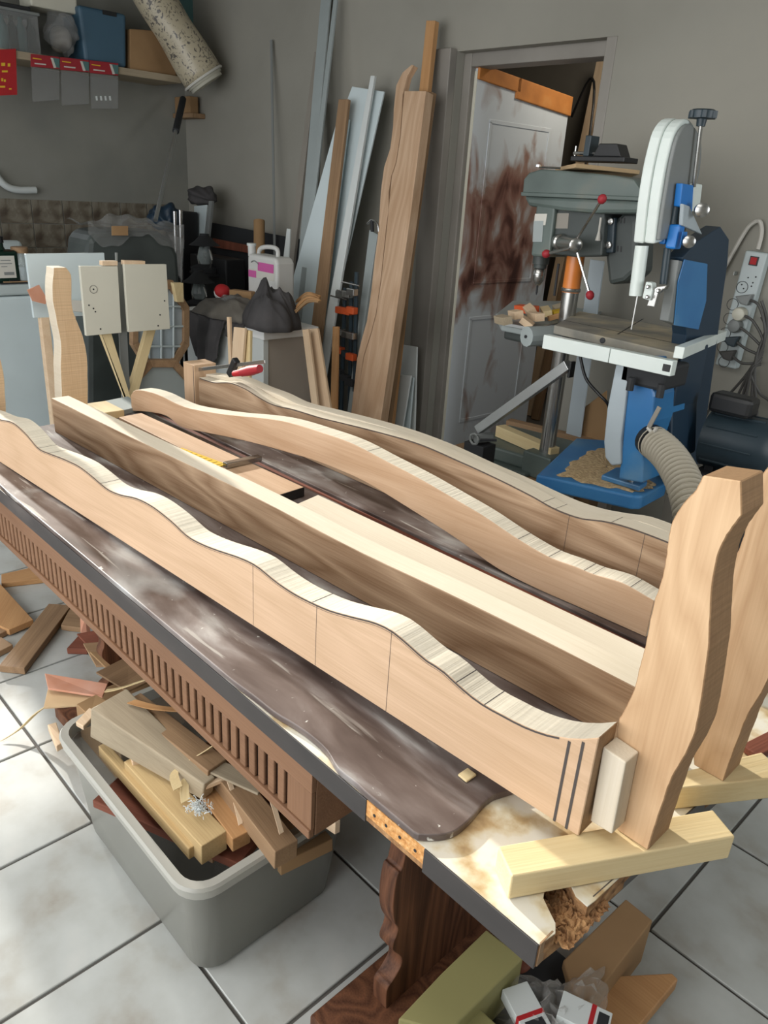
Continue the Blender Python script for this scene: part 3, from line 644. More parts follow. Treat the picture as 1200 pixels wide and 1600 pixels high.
tag(ll, 'wavy-cut oak leg at the far left end of the straight beam', 'leg block', 'wavy cut oak legs')
l3 = ll.copy(); C.objects.link(l3); l3.location = ll.location + V((.0, -.268, -.027)); tag(l3, 'sliver of a wavy oak leg at the left edge above the front rail', 'leg block', 'wavy cut oak legs')

# F clamp on the far rail
cl = root('bar_clamp', tuple(Py(345, 575, y4)), 'black bar clamp with red handle on the far rail', 'clamp')
yc = y4+.02
a, b = Py(308, 575, yc), Py(414, 562, yc); plank('bar', a, b, .005, .012, 'steel', cl, up=(0, 0, 1))
for px_ in ((303, 572, 298, 600), (372, 566, 362, 590)):
    a = Py(px_[0], px_[1], yc); b = Py(px_[2], px_[3], yc); plank('jaw', a, b, .022, .024, 'black', cl, up=(1, 0, 0), bevel=.004)
a = Py(298, 597, yc); b = Py(301, 604, yc); MB().tube([a, b], .008, 10).build('pad', 'red', cl)
a = Py(366, 584, yc-.02); b = Py(378, 582, yc-.02); c = Py(406, 576, yc-.02)
MB().tube([a, b], [.010, .012], 12).build('ferrule', 'red', cl); MB().tube([b, b.lerp(c, .5), c], [.014, .017, .013], 12).build('handle', 'redgrip', cl, smooth=True)
#PART3

m_, N_, L_, b_ = newmat('poster_print'); tc = N_.new('ShaderNodeTexCoord'); nz = N_.new('ShaderNodeTexNoise'); nz.inputs['Scale'].default_value = 22; nz.inputs['Detail'].default_value = 2; nz.inputs['Distortion'].default_value = 2.5
L_.new(tc.outputs['Object'], nz.inputs[0]); cr = N_.new('ShaderNodeValToRGB'); cr.color_ramp.elements[0].position = .36; cr.color_ramp.elements[0].color = srgb('5a5550'); cr.color_ramp.elements[1].position = .44; cr.color_ramp.elements[1].color = srgb('b5ab93')
L_.new(nz.outputs['Fac'], cr.inputs[0]); L_.new(cr.outputs[0], b_.inputs['Base Color']); b_.inputs['Roughness'].default_value = .35; M['posterprint'] = m_

# ================================================================== BANDSAW (faces the camera edge-on)
XS = -1.153; XL_ = -1.232
bs = root('bandsaw', (-1.2, 2.4, 0), 'blue and white bandsaw with tall arched wheel cover, by the door wall', 'bandsaw')
def yz(px): return [Px(a, b, XS) for a, b in px]
out = yz([(1028, 382), (1034, 329), (1042, 278), (1050, 240), (1060, 206), (1073, 188), (1085, 188), (1098, 209), (1100, 235), (1098, 262), (1093, 288)])
oc = catmull(out, 3)
def ins(P, d):
    c = V((XS, 2.275, 1.50)); return [c+(p-c)*(1-d/((p-c).length)) for p in P]
m = MB().prism([V((XS-.045, p.y, p.z)) for p in oc]+[V((XS-.045, 2.37, 1.37))], (.033, 0, 0)); m.build('upper_cover', 'sawwhite', bs, None, .006, seg=3)
m = MB().prism([V((XS-.080, p.y, p.z)) for p in ins(oc, -.002)]+[V((XS-.08, 2.37, 1.37))], (.034, 0, 0)); m.build('cover_door', 'sawwhite', bs, None, .006, seg=3)
ic = ins(oc, .012); m = MB().prism([V((XS-.013, p.y, p.z)) for p in ic]+[V((XS-.013, 2.36, 1.37))], (.012, 0, 0)); m.build('wheel_housing', 'sawgrey', bs, None, .004)
# tension rod and knob
def slab(nm, px, x0, dx_, mat, par=bs, bev=.003, sm=0):
    P = [Px(a, b, x0) for a, b in px]; P = catmull(P+[P[0]], sm)[:-1] if sm else P
    return MB().prism(P, (dx_, 0, 0)).build(nm, mat, par, None, bev)
ka, kb = Px(1096, 190, XS+.015), Px(1084, 292, XS+.015)
MB().tube([ka, kb], .006, 10).build('tension_rod', 'steel', bs)
kn = MB().lathe(ka, (0, 0, 1), [(-.012, .012), (.006, .014), (.008, .034), (.026, .036), (.03, .03)], 20)
for q in range(6):
    a = q*math.pi/3; kn.tube([ka+V((.034*math.cos(a), .034*math.sin(a), .008)), ka+V((.034*math.cos(a), .034*math.sin(a), .026))], .008, 8)
kn.build('tension_knob', 'motor', bs, smooth=True)
slab('blade_bracket', [(1056, 286), (1074, 289), (1072, 332), (1052, 322)], XS+.002, .02, 'bluebright')
slab('slide_plate', [(1077, 286), (1091, 288), (1086, 330), (1074, 330)], XS+.002, .014, 'sawwhite')
slab('slide_gap', [(1073, 300), (1078, 300), (1075, 330), (1070, 330)], XS+.002, .006, 'dark')
kb_ = Py(1094, 328, 2.32); MB().lathe(kb_, (.6, -.8, 0), [(0, .006), (.01, .02), (.03, .02), (.034, .012)], 14).build('lock_knob', 'steel', bs, smooth=True)
kb_ = Py(1074, 377, 2.28); MB().lathe(kb_, (.6, -.8, 0), [(0, .006), (.01, .018), (.028, .018), (.032, .01)], 14).build('lock_knob', 'steel', bs, smooth=True)
MB().prism([Px(1062, 318, XS+.022), Px(1072, 322, XS+.022), Px(1092, 366, XS+.022), Px(1060, 352, XS+.022)], (.012, 0, 0)).build('guide_arm', 'sawcover', bs, None, .003)
bx('guide_block', Py(1038, 388, 2.25), Py(1062, 351, 2.25)+V((0, .04, 0)), 'bluebright', bs, .006)
bx('guide_block', Py(1029, 381, 2.25), Py(1040, 372, 2.25)+V((0, .03, 0)), 'bluebright', bs, .004)
bx('guide_block', Py(1062, 382, 2.25), Py(1067, 362, 2.25)+V((0, .03, 0)), 'bluebright', bs, .004)
MB().tube([Py(1058, 313, 2.26), Py(1052, 350, 2.26)], .011, 12).build('guide_rod', 'motor', bs, smooth=True)
MB().tube([Py(1043, 388, 2.27), Py(1036, 444, 2.27)], .011, 12).build('guide_rod', 'motor', bs, smooth=True)
# spine casting
slab('spine', [(1042, 400), (1066, 375), (1102, 352), (1116, 372), (1114, 410), (1106, 470), (1098, 540), (1085, 640), (1075, 720), (1030, 720), (1050, 520)], XS-.02, .05, 'saw' 'grey' if False else 'darkblue')
slab('spine_panel', [(1068, 405), (1104, 412), (1102, 470), (1090, 515), (1052, 508), (1058, 440)], XS+.031, .004, 'blue')
slab('spine_rib', [(1046, 405), (1064, 410), (1050, 508), (1030, 500)], XS+.0, .03, 'sawgrey')
# blade guard tube, guides, blade
a, b = Py(1003, 384, 2.215), Py(993, 462, 2.215); MB().tube([a, b], .020, 14).build('blade_guard', 'sawwhite', bs, smooth=True)
MB().prism([Py(1009, 440, 2.20), Py(1018, 442, 2.20), Py(1019, 455, 2.20), Py(1015, 470, 2.20), Py(1003, 466, 2.20)], (0, .03, 0)).build('guide_casting', 'sawwhite', bs, None, .003)
MB().prism([Py(1020, 452, 2.21), Py(1027, 448, 2.21), Py(1042, 446, 2.21), Py(1038, 452, 2.21), Py(1028, 458, 2.21), Py(1022, 480, 2.21), Py(1010, 478, 2.21)], (0, .02, 0)).build('guide_casting', 'steel', bs, None, .002)
for a in ((1014, 448), (1013, 464), (1030, 454)): MB().lathe(Py(a[0], a[1], 2.198), (0, -1, 0), [(0, .006), (.008, .006), (.01, .003)], 10).build('bolt', 'chrome', bs)
bl = MB().bb(Py(987, 515, 2.235)+V((0, 0, 0)), Py(995, 462, 2.235)+V((0, .0012, .02))); bl.build('blade', 'steel', bs)
# table
zt2 = 1.037
tc_ = [Pz(866, 508, zt2), Pz(1058, 552, zt2), Pz(1096, 520, zt2), Pz(905, 486, zt2)]
tt = MB().prism(tc_, (0, 0, -.03)).build('saw_table', 'tabledust', bs, None, .003)
cx = Pz(990, 515, zt2)
for (a, b) in (((965, 522), (1005, 498)), ((880, 500), (1075, 540))): 
    A_, B_ = Pz(*a, zt2+.0006), Pz(*b, zt2+.0006); plank('table_slot', A_, B_, .004, .0006, 'dark', bs, bevel=0)
yb = Py(1055, 560, 2.17).y
fa, fb = Py(855, 513, yb), Py(1057, 557, yb); fa.z = fb.z = 1.036
for a, b in ((fa, fa.lerp(fb, .545)), (fa.lerp(fb, .55), fb)): plank('fence_rail', a, b, .03, .045, 'sawwhite', bs, bevel=.002)
ra, rb = Py(1062, 545, yb+.005), Pz(1133, 515, 1.045); rb = ra+(rb-ra)*.95
plank('side_rail', ra+V((0, 0, .006)), rb, .028, .034, 'sawwhite', bs, bevel=.002)
bx('rail_opening', fb+V((-.028, -.0165, -.033)), fb+V((-.004, -.0145, -.012)), 'black', bs, .001)
for px_ in (966,): MB().lathe(Py(px_-24, 532, yb-.017), (0, -1, 0), [(0, .009), (.004, .009), (.006, .005)], 12).build('bolt', 'dark', bs)
bx('trunnion', (-1.20, 2.2, .93), (-1.05, 2.36, 1.005), 'dark', bs, .01)
for i in range(2): MB().tube([V((-1.14+.1*i, 2.17, .96)), V((-1.14+.1*i, 2.17, .92))], .012, 10).build('bolt', 'dark', bs)
# lower body
def front(px, y, d, nm, mat, bev=.004, sm=0):
    P = [Py(a, b, y) for a, b in px]; P = catmull(P+[P[0]], sm)[:-1] if sm else P
    return MB().prism(P, (0, d, 0)).build(nm, mat, bs, None, bev)
lc = [(962, 568), (984, 568), (976, 640), (970, 690), (970, 726), (955, 728), (945, 715), (943, 690), (948, 640)]
front(lc, 2.20, .20, 'lower_cover', 'sawcover', .006)
front([(986, 560), (1022, 560), (1018, 590), (1022, 620), (1018, 660), (1006, 700), (1003, 755), (966, 748), (972, 700), (976, 650)], 2.21, .22, 'lower_body', 'blue', .006)
front([(1008, 562), (1068, 545), (1058, 600), (1050, 640), (1048, 720), (1008, 740), (1014, 660), (1022, 610)], 2.34, .18, 'body_side', 'darkblue', .006)
front([(967, 560), (984, 556), (984, 571), (966, 571)], 2.20, .06, 'cover_top', 'white', .003)
MB().prism([Pz(940, 742, .60), Pz(1000, 760, .60), Pz(1012, 752, .60), Pz(985, 728, .60), Pz(962, 730, .60)], (0, 0, -.018)).build('foot_flange', 'blue', bs, None, .004)
for a in ((1004, 750), (985, 752)): MB().lathe(Pz(a[0], a[1], .601), (0, 0, 1), [(0, .010), (.006, .010), (.008, .006)], 8).build('bolt', 'steel', bs)
bp_ = [Pz(838, 742, .575), Pz(868, 748, .575), Pz(990, 775, .575), Pz(1004, 775, .575), Pz(1042, 755, .575), Pz(1040, 742, .575), Pz(985, 690, .575), Pz(900, 684, .575)]
MB().prism(bp_, (0, 0, -.05)).build('base_tray', 'blue', bs, None, .008, seg=3)
dq = [Pz(872, 744, .5752), Pz(985, 768, .5752), Pz(1020, 752, .5752), Pz(955, 700, .5752), Pz(905, 715, .5752)]
dc = sum(dq, V((0, 0, 0)))/5; dq = catmull(dq+[dq[0]], 10)[:-1]
m = MB(); nn_ = len(dq)
for rr__, zz__ in ((1.0, 0), (.93, .004), (.75, .007), (.4, .010), (.02, .012)):
    for q, p in enumerate(dq): m.v.append(dc+(p-dc)*rr__*(1+.05*math.sin(q*2.1)+.04*math.sin(q*5.3))+V((0, 0, zz__+.002*random.random())))
for a in range(4):
    for q in range(nn_): b = (q+1) % nn_; m.f.append((a*nn_+q, a*nn_+b, (a+1)*nn_+b, (a+1)*nn_+q)); m.m.append(0)
tag(m.build('sawdust', 'dust', bs), 'loose sawdust spread over the blue tray', kind='stuff')
for (x, y) in ((-1.33, 2.22), (-1.06, 2.47), (-1.08, 2.62), (-1.38, 2.60)): bx('stand_leg', (x-.02, y-.02, .0), (x+.02, y+.02, .53), 'greytrim2', bs, .002)
bx('stand_shelf', (-1.40, 2.25, .16), (-1.06, 2.64, .18), 'brownwood', bs)
# lever on the side
plank('door_latch', Py(1013, 668, 2.18), Py(1030, 636, 2.18), .014, .006, 'greytrim2', bs, up=(0, -1, 0)); MB().tube([Py(1012, 668, 2.185), Py(1020, 676, 2.18), Py(1026, 668, 2.18)], .006, 8, smooth=4).build('latch_hook', 'cordw', bs)
# motor behind it, with its capacitor box
mo = root('electric_motor', (-.95, 2.62, .45), 'dark blue-black electric motor with capacitor box behind the bandsaw', 'motor')
ma = V((-1.035, 2.55, .735)); mdir = V((1, .12, 0)).normalized()
MB().lathe(ma, mdir, [(0, .05), (.01, .095), (.20, .098), (.205, .102), (.235, .102), (.25, .08), (.255, .03)], 28).build('motor_body', 'motor', mo, smooth=True)
for q in range(10):
    a = q*math.pi/5; e = V((0, math.cos(a), math.sin(a))); MB().tube([ma+mdir*.03+e*.097, ma+mdir*.19+e*.099], .004, 6).build('cooling_fin', 'motor', mo)
bx('capacitor_box', ma+V((.01, -.06, .10)), ma+V((.15, .02, .165)), 'black', mo, .014)
bx('motor_foot', ma+V((.02, -.09, -.12)), ma+V((.2, .09, -.10)), 'dark', mo, .003)
for sx in (.04, .17): bx('motor_foot', ma+V((sx, -.04, -.11)), ma+V((sx+.03, .04, -.08)), 'dark', mo, .002)
bx('motor_stand', (-1.03, 2.46, 0), (-.86, 2.66, .61), 'dark', mo, .004)
# corrugated dust hose
hp = catmull([Py(1020, 690, 2.21), Py(1036, 703, 2.17), Py(1052, 722, 2.12), Py(1067, 750, 2.06), Py(1078, 785, 2.0), Py(1083, 830, 1.95), Py(1084, 900, 1.9)], 5)
rr = root('dust_hose', tuple(hp[0]), 'ribbed beige dust hose curving down from the bandsaw', 'hose')
MB().tube(hp, .041, 20).build('hose_wall', 'hose', rr, smooth=True)
L_ = [0]
for i in range(1, len(hp)): L_.append(L_[-1]+(hp[i]-hp[i-1]).length)
s = .004
while s < L_[-1]:
    i = max(j for j in range(len(L_)) if L_[j] <= s); i = min(i, len(hp)-2); t = (s-L_[i])/(L_[i+1]-L_[i]); p = hp[i].lerp(hp[i+1], t); d = (hp[i+1]-hp[i]).normalized()
    MB().lathe(p-d*.004, d, [(0, .042), (.002, .049), (.006, .052), (.010, .049), (.012, .042)], 20).build('hose_rib', 'hose', rr, smooth=True); s += .019
MB().lathe(hp[0]-(hp[1]-hp[0]).normalized()*.02, (hp[1]-hp[0]), [(0, .05), (.03, .05), (.032, .046)], 20).build('hose_collar', 'black', rr, smooth=True)

# ================================================================== DRILL PRESS
YD = 2.6
dp = root('drill_press', (-1.75, 2.7, 0), 'grey-green bench drill press with red-knobbed handles, left of the bandsaw', 'drill press')
def fr_(px, y, d, nm, mat, bev=.004, par=dp, sm=0):
    P = [Py(a, b, y) for a, b in px]; P = catmull(P+[P[0]], sm)[:-1] if sm else P
    return MB().prism(P, (0, d, 0)).build(nm, mat, par, None, bev)
fr_([(816, 302), (818, 280), (826, 270), (845, 264), (900, 268), (960, 274), (990, 280), (1003, 300), (1003, 310), (1000, 310)], YD-.06, .22, 'belt_cover', 'green', .022)
fr_([(814, 300), (1003, 308), (1003, 314), (814, 306)], YD-.066, .232, 'cover_seam', 'green', .002)
fr_([(817, 305), (1002, 313), (1000, 334), (930, 334), (880, 330), (824, 322)], YD-.055, .21, 'cover_base', 'green', .014)
fr_([(838, 318), (868, 318), (858, 402), (829, 400)], YD-.05, .19, 'head_front', 'green', .008)
fr_([(862, 318), (945, 322), (940, 400), (900, 402), (856, 396)], YD-.03, .16, 'head_side', 'greend', .006)
fr_([(836, 334), (855, 334), (852, 352), (834, 352)], YD-.0515, .002, 'rating_label', 'paper', 0)
fr_([(834, 345), (849, 345), (847, 378), (832, 378)], YD-.0525, .002, 'front_plate', 'greytrim', .0005)
fr_([(868, 333), (889, 333), (887, 357), (865, 357)], YD-.0315, .002, 'warning_label', 'greytrim2', 0)
# motor at the back of the head
m_ = fr_([(958, 346), (975, 330), (992, 330), (995, 345), (992, 425), (975, 440), (950, 446), (945, 400)], YD+.02, .14, 'motor_housing', 'greend', .016)
for (a, b) in ((969, 340), (974, 340), (964, 384), (969, 385)): fr_([(a, b), (a+2, b), (a+1.6, b+9), (a-.4, b+9)], YD+.018, .003, 'vent_slot', 'black', 0, m_)
fr_([(945, 340), (960, 340), (957, 395), (942, 395)], YD-.0, .05, 'switch_box', 'motor', .004)
for a in ((955, 346), (952, 383)): MB().lathe(Py(a[0], a[1], YD-.002), (0, -1, 0), [(0, .012), (.01, .012), (.012, .006)], 12).build('switch_button', 'steel', dp)
# column, quill, chuck
ct, cb = Py(900, 400, YD+.03), Py(905, 660, YD+.03); cb.x = ct.x
cl2 = MB().tube([ct, V((ct.x, ct.y, .44))], .032, 24).build('column', 'steel', dp, smooth=True)
MB().lathe(V((ct.x, ct.y, Py(898, 458, YD).z)), (0, 0, 1), [(0, .036), (.002, .037), (.012, .037), (.014, .034)], 24).build('column_collar', 'steel', dp, smooth=True)
q0 = Py(846, 400, YD+.03)
MB().lathe(q0, (0, 0, -1), [(0, .032), (.03, .032), (.031, .026), (.045, .026)], 20).build('quill', 'greend', dp, smooth=True)
c0 = q0-V((0, 0, .042)); ch = MB().lathe(c0, (0, 0, -1), [(0, .014), (.01, .024), (.03, .026), (.032, .022), (.048, .022), (.068, .010), (.07, .006)], 20).build('chuck', 'steel', dp, smooth=True)
MB().lathe(c0-V((0, 0, .068)), (0, 0, -1), [(0, .004), (.03, .004), (.04, .001)], 8).build('drill_bit', 'dark', ch)
# feed hub and three handles
h0 = Py(900, 383, YD-.15); h1 = Py(873, 378, YD-.03)
MB().lathe(h1, h0-h1, [(0, .030), (.03, .030), (.035, .024), ((h0-h1).length-.02, .022), ((h0-h1).length, .024), ((h0-h1).length+.004, .018)], 20).build('feed_hub', 'steel', dp, smooth=True)
for (a, b, c_, d_, yk) in ((901, 374, 939, 314, YD-.17), (897, 386, 856, 396, YD-.14), (902, 395, 921, 458, YD-.13)):
    A_, B_ = Py(a, b, YD-.145), Py(c_, d_, yk); hh = MB().tube([A_, B_], .005, 8).build('feed_handle', 'chrome', dp)
    d = (B_-A_).normalized(); MB().lathe(B_-d*.008, d, [(0, .006), (.006, .013), (.016, .0155), (.026, .012), (.032, .004)], 14).build('red_knob', 'redgrip', hh, smooth=True)
A_, B_ = Py(944, 300, YD-.02), Py(952, 298, YD-.04); MB().lathe(A_, V((.5, -.3, .3)), [(0, .006), (.008, .014), (.02, .013), (.025, .004)], 12).build('red_knob', 'redgrip', dp, smooth=True)
A_, B_ = Py(939, 340, YD-.05), Py(934, 376, YD-.05); MB().tube([A_, A_.lerp(B_, .6), B_], [.004, .004, .010], 10).build('belt_lever', 'cordw', dp)
# depth stop rod, orange glow on the steel column painted as a sleeve
A_, B_ = Py(873, 412, YD), Py(866, 462, YD); MB().tube([A_, B_], .005, 8).build('depth_rod', 'dark', dp)
MB().lathe(V((ct.x, ct.y, Py(898, 400, YD).z)), (0, 0, -1), [(0, .0335), (.135, .0335)], 24).build('glow_sleeve', 'brass' if 'brass' in M else 'glowband', dp, smooth=True)
# worktable with offcuts
zt3 = .99
tq = [Pz(775, 490, zt3), Pz(784, 506, zt3), Pz(836, 516, zt3), Pz(938, 489, zt3), Pz(905, 470, zt3), Pz(800, 470, zt3)]
MB().prism(tq, (0, 0, -.028)).build('work_table', 'greytrim', dp, None, .006)
for a, b in ((tq[1], tq[2]), (tq[2], tq[3])): plank('table_lip', a+V((0, 0, .008)), b+V((0, 0, .008)), .01, .012, 'alu', dp, bevel=.001)
A_ = Py(822, 526, 2.30); MB().lathe(A_, (.25, 1, 0), [(0, .012), (.002, .036), (.14, .036)], 12).build('table_clamp', 'greytrim', dp)
MB().lathe(A_, (-.25, -1, 0), [(0, .006), (.004, .006)], 10).build('bolt', 'dark', dp)
bx('table_arm', (-1.9, 2.5, .92), (-1.6, 2.68, .96), 'greend', dp, .01)
fq = [Pz(744, 690, .45), Pz(832, 716, .45), Pz(930, 694, .45), Pz(800, 660, .45)]
MB().prism(fq, (0, 0, -.06)).build('foot_plate', 'green', dp, None, .01)
fq2 = [V((p.x, p.y, .39)) for p in (fq[0]+V((-.03, -.03, 0)), fq[1]+V((.0, -.04, 0)), fq[2]+V((.04, -.02, 0)), fq[3]+V((-.02, .02, 0)))]
MB().prism(fq2, (0, 0, -.02)).build('foot_lip', 'green', dp, None, .006)
bx('column_flange', (ct.x-.07, ct.y-.07, .37), (ct.x+.07, ct.y+.07, .475), 'green', dp, .008)
# timber stand for the drill
bx('stand_top', (-2.2, 2.38, .34), (-1.51, 2.90, .369), 'brownwood', dp, .004)
for x in (-2.15, -1.55):
    for y in (2.43, 2.86): bx('stand_leg', (x-.03, y-.03, 0), (x+.03, y+.03, .34), 'brownwood', dp, .003)
# offcuts heaped on its table
oc_ = [((778, 492), (798, 497), .028, 'greywood', 'grey weathered offcut at the left of the drill table'), ((800, 484), (818, 488), .03, 'pinepale', 'pale offcut lying behind the grey one on the drill table'), ((822, 476), (846, 500), .026, 'pinepale', 'upright pale wedge in the middle of the drill table heap'), ((808, 476), (850, 480), .03, 'orange', 'orange-painted offcut at the back of the drill table heap'),
       ((830, 487), (856, 492), .03, 'pinepale', 'pinkish pale offcut centre of the drill table heap'), ((850, 478), (862, 496), .024, 'pine', 'pine wedge leaning right of the drill table heap'), ((862, 486), (890, 482), .02, 'yellow', 'yellow-orange offcut at the right of the drill table'), ((865, 480), (885, 474), .022, 'greywood', 'small grey offcut behind the yellow one on the drill table'), ((818, 494), (826, 500), .024, 'pinepale', 'small cream offcut at the front of the drill table heap'), ((856, 494), (870, 490), .02, 'orangewood', 'orange wooden offcut at the front of the drill table heap')]
for i, (a, b, t_, mt, lab) in enumerate(oc_):
    zz_ = zt3+.012+t_; A_, B_ = Pz(*a, zz_+.006*(i % 3)), Pz(*b, zz_+.012*((i+1) % 3))
    if (A_-B_).length < .05: B_ = A_+(B_-A_).normalized()*.05
    if (A_-B_).length > .11: B_ = A_+(B_-A_).normalized()*.11
    tag(plank('offcut', A_, B_, .036, t_, mt, up=(random.uniform(-.5, .5), random.uniform(-.5, .5), 1), bevel=.001), lab, 'offcut', 'offcuts heaped on the drill table')
# board + vise on top of the belt cover
zc = Py(900, 267, YD).z+.006
wb = tag(MB().prism([Pz(868, 262, zc+.012), Pz(985, 272, zc+.012), Pz(1000, 266, zc+.012), Pz(900, 255, zc+.012)], (0, 0, -.014)).build('plywood_board', 'cardtan', None, None, .002), 'tan plywood board lying on top of the drill press cover', 'board')
vz = zc+.013; vc = Pz(935, 262, vz)
pb = plank('wood_block', Pz(898, 262, vz+.018), Pz(972, 264, vz+.018), .10, .0175, 'orangewood'); tag(pb, 'flat wooden block under the small black vise', 'block')
vi = root('machine_vise', (vc.x, vc.y+.02, vz+.019), 'small black machine vise on top of the drill press', 'vise')
z0 = vz+.019; X0 = vc.x
bx('vise_base', (X0-.11, vc.y-.03, z0), (X0+.12, vc.y+.07, z0+.018), 'black', vi, .003)
MB().prism([V((X0-.02, vc.y-.02, z0+.018)), V((X0+.10, vc.y-.02, z0+.018)), V((X0+.075, vc.y-.02, z0+.062)), V((X0+.0, vc.y-.02, z0+.062))], (0, .07, 0)).build('fixed_jaw', 'black', vi, None, .003)
bx('moving_jaw', (X0-.07, vc.y-.01, z0+.018), (X0-.045, vc.y+.05, z0+.09), 'motor', vi, .003)
MB().tube([V((X0-.13, vc.y+.02, z0+.03)), V((X0-.02, vc.y+.02, z0+.03))], .007, 10).build('screw', 'steel', vi)
MB().tube([V((X0-.125, vc.y+.02, z0+.005)), V((X0-.125, vc.y+.02, z0+.055))], .004, 8).build('crank', 'steel', vi)
sp_ = root('spanner', tuple(Pz(845, 262, zc)), 'small chrome spanner lying on the left of the drill cover', 'spanner')
MB().tube([Pz(842, 261, zc+.006), Pz(878, 263, zc+.006)], .004, 8).build('shank', 'chrome', sp_)
MB().lathe(Pz(841, 261, zc+.0), (0, 0, 1), [(0, .012), (.008, .012)], 12).build('ring', 'chrome', sp_)
# metal strip standing between, sloping square tube, boards at the foot
lean('metal_strip', [(922, 405), (943, 408), (908, 668), (886, 664)], .06, 2.92, .012, 'sawcover', 'pale grey metal strip standing right behind the drill column', 'strip')
st_ = plank('square_tube', Py(884, 572, 2.32)+V((0, .0, .02)), Py(745, 665, 2.32), .035, .035, 'alu', up=(0, 0, 1)); tag(st_, 'aluminium square tube sloping down to the left below the drill table', 'tube')
tag(bx('tube_end_cap', Py(885, 590, 2.315), Py(893, 566, 2.315)+V((0, .03, 0)), 'black'), 'black plastic cap at the upper end of the aluminium tube', 'cap')
tag(plank('timber_length', Pz(782, 664, .502), Pz(868, 700, .502), .05, .05, 'pine', up=(0, 0, 1)), 'pale short beam with a knot lying on the drill base', 'timber')
tag(plank('timber_length', Pz(795, 655, .47), Pz(940, 690, .47), .05, .04, 'brownwood'), 'brown beam lying behind the pale knotted one at the drill base', 'timber')
pr = root('clamp_profile', tuple(Py(740, 690, 2.3)), 'cut end of a grey ribbed aluminium profile beside the drill base', 'profile')
pc = Py(741, 686, 2.28)
for q in range(7):
    a = q*math.pi/3.5; MB().tube([pc+V((.022*math.cos(a), 0, .022*math.sin(a))), pc+V((.022*math.cos(a+.9), 0, .022*math.sin(a+.9)))], .005, 6).build('profile_web', 'sawgrey', pr)
MB().tube([pc+V((.03, 0, .005)), pc+V((.08, .04, .01))], .006, 6).build('profile_arm', 'dark', pr)
MB().tube([V((pc.x, pc.y+.01, pc.z)), V((pc.x+.02, pc.y+.08, pc.z))], .02, 8).build('profile_tube', 'sawgrey', pr)
bx('profile_stand', (pc.x-.05, pc.y-.0, 0), (pc.x+.05, pc.y+.08, pc.z-.022), 'dark', pr)
tag(lean('cardboard_sheet', [(908, 640), (948, 610), (948, 690), (880, 690)], .06, 2.96, .005, 'card', '', ''), 'brownish pink card sheet standing behind the bandsaw tray', 'card')
# cable hanging behind
tag(MB().tube([Py(905, 548, 2.6), Py(915, 590, 2.6), Py(935, 615, 2.6), Py(950, 632, 2.62), Py(958, 660, 2.7)], .006, 8, smooth=5).build('hanging_cable', 'black'), 'dark cable looping down behind the drill column', 'cable')

# ================================================================== POWER STRIP ON THE WALL
ps = root('power_strip', tuple(Py(1150, 490, YW-.02)), 'long white multi-socket power strip with red switch on the wall', 'power strip')
yp = YW-.045
TLp, TRp, BRp, BLp = Py(1166, 391, yp), Py(1198, 396, yp), Py(1148, 579, yp), Py(1117, 568, yp)
top_, bot_ = (TLp+TRp)/2, (BLp+BRp)/2; f5 = frame(top_, bot_-top_, (0, -1, 0)); Ls = (bot_-top_).length; Ws = .085
m = MB(); m.add([f5 @ V((x, y, z)) for x in (0, Ls) for y in (-Ws/2, Ws/2) for z in (-.044, 0)], [(0, 1, 3, 2), (4, 6, 7, 5), (0, 4, 5, 1), (2, 3, 7, 6), (0, 2, 6, 4), (1, 5, 7, 3)])
m.build('strip_body', 'enamel', ps, f5, .007, seg=3)
def on(s, t, z): return f5 @ V((s*Ls, t*Ws, z))
def fbx(nm, s, t, w_, h_, z0_, z1_, mat, par=ps, bev=.001):
    m = MB(); c = V((s*Ls, t*Ws, 0)); m.add([f5 @ (c+V((x, y, z))) for x in (-h_/2, h_/2) for y in (-w_/2, w_/2) for z in (z0_, z1_)], [(0, 1, 3, 2), (4, 6, 7, 5), (0, 4, 5, 1), (2, 3, 7, 6), (0, 2, 6, 4), (1, 5, 7, 3)])
    return m.build(nm, mat, par, f5, bev)
tdir = (f5.to_3x3() @ V((0, 1, 0))).x
sg = -1 if tdir > 0 else 1     # sg*t<0 -> towards the image left
sw = fbx('switch', .075, 0, .034, .034, 0, .003, 'black'); fbx('rocker', .075, 0, .024, .026, .003, .006, 'red', sw)
def T_(t): return -t*sg
for s, t in ((.215, .05), (.20, -.28), (.25, -.22), (.28, -.20)): MB().lathe(on(s, -T_(t), 0), (0, -1, 0), [(0, .003), (.001, .003)], 10).build('pin_hole', 'dark', ps)
for s, t in ((.30, -.2), (.455, -.42), (.58, -.4), (.71, -.4), (.83, -.35), (.955, -.1)):
    c = on(s, T_(t), 0); MB().tube([c+V((.022*math.cos(a), -.001, .022*math.sin(a))) for a in [q*math.pi/8 for q in range(17)]], .0012, 5, caps=False).build('socket_ring', 'dark', ps)
for s, t in ((.28, -.25), (.31, -.12)): MB().lathe(on(s, T_(t), 0), (0, -1, 0), [(0, .003), (.001, .003)], 10).build('pin_hole', 'dark', ps)
plugs = [(.385, .12, 'sawgrey', 'tri', 'grey triangular plug topmost on the power strip'), (.52, .08, 'cream', 'rnd', 'cream round plug second on the power strip'), (.625, .02, 'sawgrey', 'rnd', 'grey round plug third on the power strip'), (.75, .05, 'motor', 'tri', 'dark grey triangular plug fourth on the power strip'), (.875, .05, 'cord', 'tri', 'dark triangular plug lowest on the power strip')]
hub = Py(1172, 572, YW-.08)
ends = [(1100, 655), (1128, 668), (1140, 700), (1205, 640), (1150, 730)]
